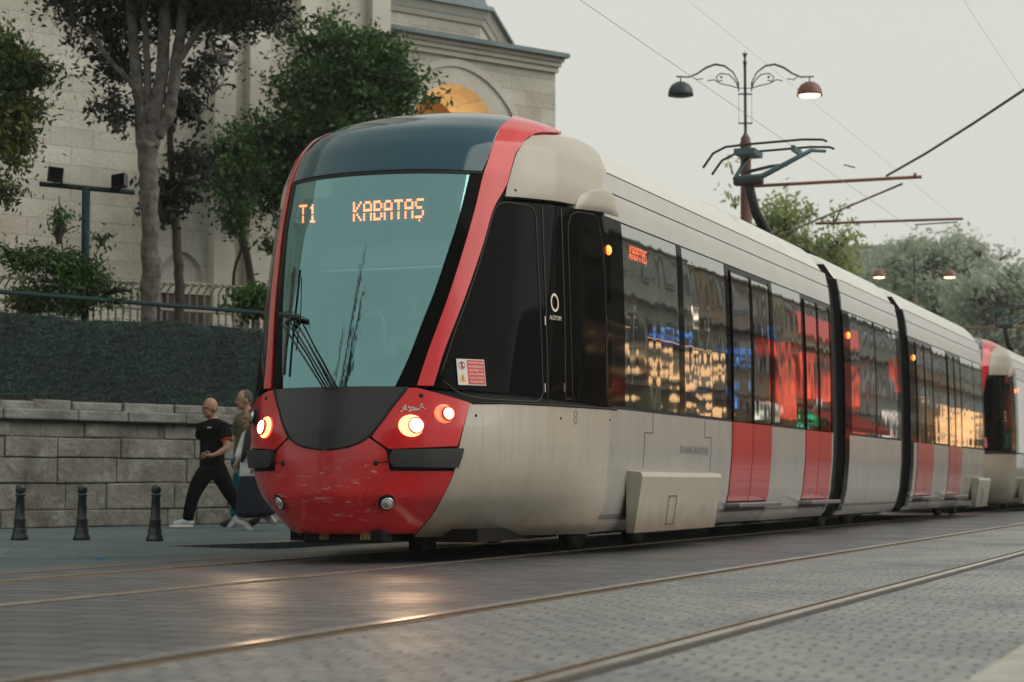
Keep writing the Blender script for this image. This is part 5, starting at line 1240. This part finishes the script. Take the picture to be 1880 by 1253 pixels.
inv2=M2.inverted(); f=[fc for fc in q.f if all(((inv2@Vector(V[i])).y>-.035+.9*max(0,.03-(inv2@Vector(V[i])).z)*0 and (inv2@Vector(V[i])).z>-.045) for i in fc)]
mesh('hair',V,f,mat('hair_grey',(.10,.095,.09),.9,bump=1,bscale=120),e2,smooth=True)
q=sphere((0,-.100,-.055),.024,(1.5,.5,.42),8,M2); mb=MB(); mb.add(q.v,q.f,True); mb.build('moustache',mat('hair_dark',(.025,.02,.018),.9),e2)
for a_,d_ in((al_,(-.95,-.2,0)),(ar,(-.8,0,-.5))): foot((a_[0],a_[1],a_[2]-.035),d_,0,mat('shoe_dark',(.02,.02,.022),.6),e2)
# ---- woman in white (mostly hidden by the nose)
e3,d3=mk_person('person',458,974,'long-haired woman in white top and long dark skirt, half hidden by the red nose')
J=lambda px,py,y=0: lp(px,py,(470,974),d3,y)
pel=J(478,860); upc=J(476,795); nk=J(475,784); hc=J(473,770,-.02); hR,M3=head_parts(hc,R(80),R(0))
al_=J(456,950,-.05); ar=J(492,940,.15)
ch=[[(*pel,.12,.10),(*J(477,828),.11,.09),(*upc,.10,.075),(*nk,.045),(*J(474,778,-.01),.05),(*hc,.066)],[(*upc,.10,.075),(*J(462,800,.1),.048),(*J(452,826,.1),.036),(*J(446,848,.0),.023)],[(*upc,.10,.075),(*J(490,800,-.1),.048),(*J(494,830,-.1),.036),(*J(484,852,-.15),.023)],
 [(*pel,.11,.085),(*J(470,868,-.03),.06),(*J(464,908,-.05),.055),(*al_,.034)],[(*pel,.11,.085),(*J(484,868,.05),.06),(*J(488,906,.1),.055),(*ar,.034)]]+hand(J(446,848,0),(-.2,-.1,-.9),(-.6,-.5,0),(.4,0,-.2),sc=.9)+hand(J(484,852,-.15),(-.4,-.1,-.8),(-.5,-.5,0),(.2,.3,-.2),sc=.9)
b3=skin('body',ch,Msk2,e3,extra=hR); eyes(M3,b3,Meye)
skin('white_top',[[(*J(478,882),.20,.165),(*J(478,870),.20,.165),(*J(477,840),.165,.14),(*J(477,815),.155,.125),(*J(476,797),.13,.09),(*J(475,787),.07,.062)],[(*J(476,797),.12,.085),(*J(462,800,.1),.07),(*J(452,826,.1),.062),(*J(447,845,.02),.052)],[(*J(476,797),.12,.085),(*J(490,800,-.1),.07),(*J(494,830,-.1),.06)]],mat('cloth_white',(.58,.60,.60),.8,bump=1,bscale=8),e3)
skin('long_skirt',[[(*J(478,858),.17,.14),(*J(478,876),.19,.16),(*J(478,895),.21,.18),(*J(480,920),.24,.20),(*J(481,940),.26,.21),(*J(482,952),.26,.21)]],mat('cloth_navy',(.010,.014,.026),.9),e3)
q=sphere((0,.02,.02),.108,(.86,1.0,1.05),16,M3); mb=MB(); f=[fc for fc in q.f if all((M3.inverted()@Vector(q.v[i])).y>-.05 for i in fc)]; mb.add(q.v,f,True)
mb.tube([M3@Vector((.02,.07,-.02)),Vector(J(470,800,-.12)),Vector(J(464,830,-.16)),Vector(J(458,850,-.17))],[.06,.055,.04,.02],10)
mb.build('long_hair',mat('hair_black',(.012,.010,.009),.7),e3)
foot((al_[0],al_[1],al_[2]-.03),(.75,-.2,-.45),0,mat('shoe_offwhite',(.55,.55,.53),.6),e3,.25); foot((ar[0],ar[1],ar[2]-.02),(.75,-.2,-.3),0,mat('shoe_offwhite',(.55,.55,.53),.6),e3,.25)
# ---- driver behind the windscreen
Pd=onY(765,572,15.32); 
e4=empty('person',(Pd[0],Pd[1],1.0),0,'driver seated in the cab, face faintly seen through the windscreen, in a pale shirt','person')
hz4=float(Pd[2])-1.0; hR,M4=head_parts((0,-.02,hz4),R(-12))
ch=[[(0,.05,.58,.13,.11),(0,.05,hz4-.45,.13,.1),(0,.03,hz4-.24,.11,.08),(0,.0,hz4-.13,.05),(0,0,hz4-.02,.07)],
 [(0,.03,hz4-.24,.11,.08),(-.19,0,hz4-.26,.055),(-.25,-.12,hz4-.50,.042),(-.18,-.38,hz4-.50,.027)],[(0,.03,hz4-.24,.11,.08),(.19,0,hz4-.26,.055),(.25,-.12,hz4-.50,.042),(.18,-.38,hz4-.50,.027)],
 [(0,.05,.58,.13,.11),(-.1,-.1,.58,.08),(-.12,-.48,.56,.058),(-.12,-.52,.18,.04)],[(0,.05,.58,.13,.11),(.1,-.1,.58,.08),(.12,-.48,.56,.058),(.12,-.52,.18,.04)]]+hand((-.18,-.38,hz4-.50),(.2,-.9,0),(.9,.2,0),(0,0,-1))+hand((.18,-.38,hz4-.50),(-.2,-.9,0),(-.9,.2,0),(0,0,-1))
b4=skin('body',ch,Msk,e4,extra=hR); eyes(M4,b4,Meye)
skin('shirt',[[(0,.05,.62,.15,.13),(0,.05,hz4-.45,.155,.12),(0,.03,hz4-.25,.13,.09),(0,.01,hz4-.18,.07,.06)],[(0,.03,hz4-.25,.13,.09),(-.19,0,hz4-.26,.075),(-.25,-.12,hz4-.50,.058)],[(0,.03,hz4-.25,.13,.09),(.19,0,hz4-.26,.075),(.25,-.12,hz4-.50,.058)]],mat('shirt_pale',(.35,.40,.43),.8),e4)
skin('trousers',[[(0,.05,.58,.15,.12),(-.1,-.1,.58,.1),(-.12,-.48,.56,.078),(-.12,-.52,.22,.06)],[(0,.05,.58,.15,.12),(.1,-.1,.58,.1),(.12,-.48,.56,.078),(.12,-.52,.22,.06)]],Mbl,e4)
q=sphere((0,.02,.035),.101,(.84,.95,1.0),16,M4); f=[fc for fc in q.f if all((M4.inverted()@Vector(q.v[i])).y>-.05 and (M4.inverted()@Vector(q.v[i])).z>-.04 for i in fc)]; mesh('hair',q.v,f,mat('hair_dark',(.025,.02,.018),.9),e4,smooth=True)
# ================================================================== OPPOSITE SIDE OF THE STREET (mirrored in the tram's windows)
def emis(name,c1,c2,sc_,lo,hi,es,stretch=(1,1,1)):
    m=bpy.data.materials.new(name); m.use_nodes=True; N=m.node_tree.nodes; L=m.node_tree.links; b=N['Principled BSDF']; b.inputs['Base Color'].default_value=(.1,.07,.04,1)
    tc=N.new('ShaderNodeTexCoord'); mp=N.new('ShaderNodeMapping'); mp.inputs['Scale'].default_value=stretch; L.new(tc.outputs['Object'],mp.inputs[0])
    v=N.new('ShaderNodeTexVoronoi'); v.inputs['Scale'].default_value=sc_; L.new(mp.outputs[0],v.inputs['Vector'])
    n=N.new('ShaderNodeTexNoise'); n.inputs['Scale'].default_value=sc_*.35; L.new(mp.outputs[0],n.inputs['Vector'])
    r=N.new('ShaderNodeMapRange'); r.inputs['From Min'].default_value=lo; r.inputs['From Max'].default_value=hi; r.inputs['To Min'].default_value=1; r.inputs['To Max'].default_value=0; L.new(v.outputs['Distance'],r.inputs['Value'])
    r2=N.new('ShaderNodeMapRange'); r2.inputs['From Min'].default_value=.42; r2.inputs['From Max'].default_value=.6; L.new(n.outputs['Fac'],r2.inputs['Value'])
    k=N.new('ShaderNodeMath'); k.operation='MULTIPLY'; L.new(r.outputs[0],k.inputs[0]); L.new(r2.outputs[0],k.inputs[1])
    k2=N.new('ShaderNodeMath'); k2.operation='MULTIPLY'; k2.inputs[1].default_value=es; L.new(k.outputs[0],k2.inputs[0]); L.new(k2.outputs[0],b.inputs['Emission Strength'])
    mx=N.new('ShaderNodeMix'); mx.data_type='RGBA'; mx.inputs['A'].default_value=(*c1,1); mx.inputs['B'].default_value=(*c2,1); L.new(v.outputs['Color'],mx.inputs['Factor']); L.new(mx.outputs['Result'],b.inputs['Emission Color']); MT[name]=m; return m
Ewarm=emis('shop_lights_warm',(1,.55,.2),(1,.72,.4),2.2,.15,.6,2.2,(1,1,2)); Ered=emis('neon_red',(1,.05,.03),(1,.14,.06),1.3,.25,.9,1.6,(1,1.6,1)); Eblue=emis('neon_blue',(.03,.22,1),(.15,.5,1),2.6,.2,.55,2.2,(1,1.5,1)); Ewhite=emis('lit_sign_white',(1,.86,.65),(1,.95,.85),1.6,.25,.8,2.0,(1,1,1.5))
Egreen=emis('neon_green',(.03,1,.25),(.1,1,.5),3,.2,.6,1.4)
Mf=[mat('facade_stone',(.58,.55,.43),.85,nz=(.8,(.38,.35,.27),.4,.65)),mat('facade_grey',(.46,.48,.42),.85,nz=(.8,(.30,.31,.27),.4,.65)),mat('facade_brown',(.46,.36,.26),.85,nz=(.8,(.30,.22,.15),.4,.65))]
Mfd=mat('dark_frame',(.02,.02,.02),.6); Mwg=mat('far_window_dark',(.03,.035,.035),.1); Mfr=mat('window_frame_pale',(.35,.34,.3),.6)
def shop(Y0,Y1,X,h,mf,label,band='warm',signs=(),aw=None,floors=3):
    e=empty('shop_building',(X,(Y0+Y1)/2,0),0,label,'building','buildings across the street, mirrored in the tram'); w=Y1-Y0
    wl_=MB().box((4.2,0,h/2+1.7),(8,w-.05,h-3.4)).box((4.2,0,3.9-.25+.2),(8.4,w-.02,.5)).build('wall',mf,e)
    MB().box((5.2,0,1.6),(6,w-.1,3.2)).build('shop_interior',Ewarm if band=='warm' else {'red':Ered,'white':Ewhite}.get(band,Ewarm),e)
    mb=MB()
    for k_ in range(int(w//3)+1): mb.box((.7,-w/2+.2+k_*(w-.4)/max(1,int(w//3)),1.7),(1.2,.35,3.4))
    mb.build('shop_pier',mf,e)
    mb=MB(); q=-w/2+.5
    while q<w/2-.3: mb.box((2.1,q,1.7),(.1,.07,3.3)); q+=rng.uniform(.5,1.1)
    for z in(.75,1.5,2.25,2.8): mb.box((2.1,0,z),(.1,w-.3,.06))
    mb.build('shop_shelving',Mfd,e)
    fh=(h-3.9)/floors
    for fl_ in range(floors):
        for k_ in range(int(w//2.2)):
            y=-w/2+1.1+k_*2.2+(w%2.2)/2; z=3.9+fh*(fl_+.5)
            fr_=MB().box((.17,y,z),(.1,1.25,fh*.62)).build('window',Mfr,e); MB().box((.10,y,z),(.06,1.0,fh*.54)).build('pane',Mwg,fr_)
        MB().box((.1,0,3.9+fh*(fl_+1)-.05),(.5,w-.05,.16)).build('string_course',mf,e)
    for (y,z,wy,hz_,m_) in signs: MB().box((-.1,y,z),(.15,wy,hz_),bev=.02).build('shop_sign',m_,e)
    if aw:
        mb=MB(); V=[(-1.4,-w/2+.3,2.7),(-1.4,w/2-.3,2.7),(.1,w/2-.3,3.5),(.1,-w/2+.3,3.5),(-1.4,-w/2+.3,2.45),(-1.4,w/2-.3,2.45)]; mb.add(V,[(0,1,2,3),(4,5,1,0)]); mb.build('awning',aw,e)
    return e
Mawr=mat('awning_red',(.45,.04,.03),.8); Mawt=mat('awning_tan',(.3,.2,.12),.8)
SX=6.2
shop(-40,-19,10,10,Mf[1],'grey building far behind the camera across the street','warm',floors=2)
shop(-18,-1,9,10.5,Mf[0],'stone building across the street behind the camera','warm',floors=2)
shop(38.5,52,SX,9.4,Mf[0],'stone building with a warmly lit shop, mirrored in the first side window','warm',[(-3,4.0,4,.7,Ewarm),(2.5,2.6,1.2,.8,Ered),(4,5.0,.9,.9,Ewhite)],floors=2)
shop(52.5,62,SX,9.4,Mf[1],'grey building with a blue sign, mirrored in the second side window','warm',[(0,5.2,3.6,.9,Eblue),(-2,3.9,4.5,.5,Ewarm),(3.2,6.4,.8,.8,Ewhite)],None,floors=2)
shop(62.5,73,SX,9.2,Mf[2],'brown building with blue and white signs, mirrored in the nearer red door','white',[(-3,5.0,2.4,1.0,Eblue),(1,3.0,4,.8,Ewhite),(3.6,4.6,3.0,3.6,Ered)],None,floors=2)
shop(73.5,86,SX,9.4,Mf[0],'stone building with red banners and awning, mirrored in the farther red door','red',[(0,5.0,11,2.4,Ered),(-4,3.0,2,.7,Egreen),(1,7.6,11,1.2,mat('banner_pink_glow',(.65,.16,.14),.8,emit=(1,.25,.2),es=.35)),(3,2.6,6,1.3,Ered),(-3,3.5,1.0,.8,Ewhite)],Mawr,floors=2)  # banners given their own glow so the mirrored door turns red
shop(86.5,100,SX,10,Mf[1],'grey building with a white lit sign, mirrored in the short middle carriage','white',[(0,3.2,6,1.4,Ewhite),(4,2.4,2,.6,Ered),(-4,2.2,2,.6,Egreen)],None,floors=2)
shop(100.5,116,SX,9.5,Mf[2],'brown building with chandeliers shop, mirrored in the third carriage','warm',[(3,3.6,7,1.6,Ewarm)],None,floors=2)
shop(116.5,132,SX,9.5,Mf[0],'stone building farthest along the street opposite','warm',[(0,3.8,6,1.2,Ewarm),(5,5,2,1,Ered)],None,floors=2)
# hanging lamps of the lamp shops
def lampcloud(y0,y1,z0,z1,n,label,m,r_=.10):
    e=empty('lamp_display',(SX-.6,(y0+y1)/2,0),0,label,'hanging lamps','lamp displays across the street'); mb=MB()
    mb.tube([(0,y0-(y0+y1)/2,z1+.1),(0,y1-(y0+y1)/2,z1+.1)],.02,5)
    for k in range(n):
        y=rng.uniform(y0,y1)-(y0+y1)/2; z=z1-(z1-z0)*rng.random()**1.3; s_=r_*rng.uniform(.5,1.3); mb.lathe([(.01,s_),(s_,0),(s_*.8,-s_*.5),(.01,-s_*1.3)],c=(rng.uniform(-.4,.2),y,z),n=8); 
    mb.build('glowing_globes',m,e)
Mgl=mat('lamp_globe',(1,.7,.4),.5,emit=(1,.58,.28),es=.95,nz=None)
lampcloud(44.5,51.5,2.3,4.9,60,'warm hanging lamps before the first lit shop, mirrored golden in the front window',Mgl)
lampcloud(53,61,2.2,4.6,70,'warm hanging lamps before the second lit shop, mirrored golden in the second window',Mgl)
lampcloud(103,115,2.2,4.6,170,'warm hanging lamps far along the street, mirrored golden in the third carriage',Mgl,.15)
for (y,z,wy,hz_,m_,lb) in ((49,3.0,.8,.5,Ered,'small red sign hanging by the first shop across the street'),(57,6.2,1.2,.35,Ewhite,'pale round-ended sign high across the street'),(60.5,3.3,1.0,1.0,Eblue,'blue disc-like sign across the street'),(66,6.3,2.2,.5,Eblue,'long blue sign across the street'),(70,2.4,1.4,.5,Egreen,'green sign low across the street'),(90,5.8,1.0,2.0,Ered,'upright red sign across the street'),(96,4.8,1.6,.5,Ewarm,'warm sign strip across the street')):
    tag(MB().box((0,0,0),(.2,wy,hz_),bev=.06).build('hanging_sign',m_,None,(SX-1.0,y,z)),lb,'sign','signs across the street')
# slender cypresses on the near left, mirrored as dark spires in the windscreen
for k,(x,y,h) in enumerate(((-12.2,1.0,14.5),(-11.0,1.6,12.8),(-13.4,2.2,11.5))):
    tree('cypress','slender dark cypress %s, mirrored as a spire in the windscreen'%('tallest of three','middle of three','shortest of three')[k] if False else ['tallest slender cypress mirrored as a dark spire in the windscreen','middle slender cypress mirrored as a dark spire in the windscreen','shortest slender cypress mirrored as a dark spire in the windscreen'][k],'tree',(x,y,0),[([(x,y,0),(x,y,h*.5),(x,y,h)],[.15,.1,.02])],[(x,y,h*t,.75*(1-t)**.5+.12,h*.10,1) for t in np.linspace(.12,.95,9)],4500,.09,LD,M_bark2,'cypresses mirrored in the windscreen',cl=6)
# headlights throw light on the track
for x_,pw in((-6.03,20),(-7.27,20)):
    l=bpy.data.lights.new('headlight_beam','SPOT'); l.energy=pw; l.color=(1,.66,.40); l.spot_size=R(70); l.spot_blend=.8; l.shadow_soft_size=.06
    o=bpy.data.objects.new('headlight_beam',l); COL.objects.link(o); o.location=(x_,13.60,1.02); o.rotation_euler=(R(-80),0,0) if False else (R(78),0,R(180)-R(0))
hb=mesh('haze',[(x,y,z) for x in(-150,90) for y in(-60,260) for z in(-1.03,27)],[(0,1,3,2),(4,6,7,5),(0,4,5,1),(2,3,7,6),(0,2,6,4),(1,5,7,3)],None,mats=[bpy.data.materials.new('haze')]); hb['kind']='stuff'
hm=hb.data.materials[0]; hm.use_nodes=True; hN=hm.node_tree.nodes; hN.remove(hN['Principled BSDF']); pv=hN.new('ShaderNodeVolumePrincipled'); pv.inputs['Density'].default_value=.0005; pv.inputs['Color'].default_value=(.93,.95,.93,1); pv.inputs['Anisotropy'].default_value=.2
hm.node_tree.links.new(pv.outputs[0],hN['Material Output'].inputs['Volume'])
# ================================================================== WORLD, SUN, CAMERA
w=bpy.data.worlds.new('World'); sc.world=w; w.use_nodes=True; N=w.node_tree.nodes; L=w.node_tree.links; bg=N['Background']
sk=N.new('ShaderNodeTexSky'); sk.sky_type='NISHITA'; sk.sun_disc=False; sk.sun_elevation=R(41); sk.sun_rotation=R(75); sk.air_density=1.5; sk.dust_density=3
hs=N.new('ShaderNodeHueSaturation'); hs.inputs['Saturation'].default_value=.25; hs.inputs['Value'].default_value=1.0; L.new(sk.outputs[0],hs.inputs['Color'])
mx=N.new('ShaderNodeMix'); mx.data_type='RGBA'; mx.inputs['Factor'].default_value=.93; mx.inputs['B'].default_value=(5.5,5.58,5.05,1); L.new(hs.outputs[0],mx.inputs['A']); L.new(mx.outputs['Result'],bg.inputs['Color']); bg.inputs['Strength'].default_value=.1
sl_=bpy.data.lights.new('Sun','SUN'); sl_.energy=1.5; sl_.angle=R(60); sl_.color=(1,.93,.84); so=bpy.data.objects.new('Sun',sl_); so.rotation_euler=Vector((-.8,-.22,-.62)).to_track_quat('-Z','Y').to_euler(); COL.objects.link(so)
cd=bpy.data.cameras.new('Camera'); cam=bpy.data.objects.new('Camera',cd); COL.objects.link(cam); cam.location=(0,0,CH); cam.rotation_euler=(R(90)+PITCH,0,YAW)
cd.sensor_width=36; cd.lens=F/1880*36; cd.clip_end=1000; cd.clip_start=.05; cd.dof.use_dof=True; cd.dof.focus_distance=15.2; cd.dof.aperture_fstop=3.2
sc.camera=cam
sc.view_settings.view_transform='Standard'; sc.view_settings.look='None'; sc.view_settings.exposure=.38; sc.view_settings.gamma=1
sc.cycles.max_bounces=8; sc.cycles.transparent_max_bounces=16; sc.cycles.caustics_reflective=False; sc.cycles.caustics_refractive=False; sc.cycles.sample_clamp_indirect=6
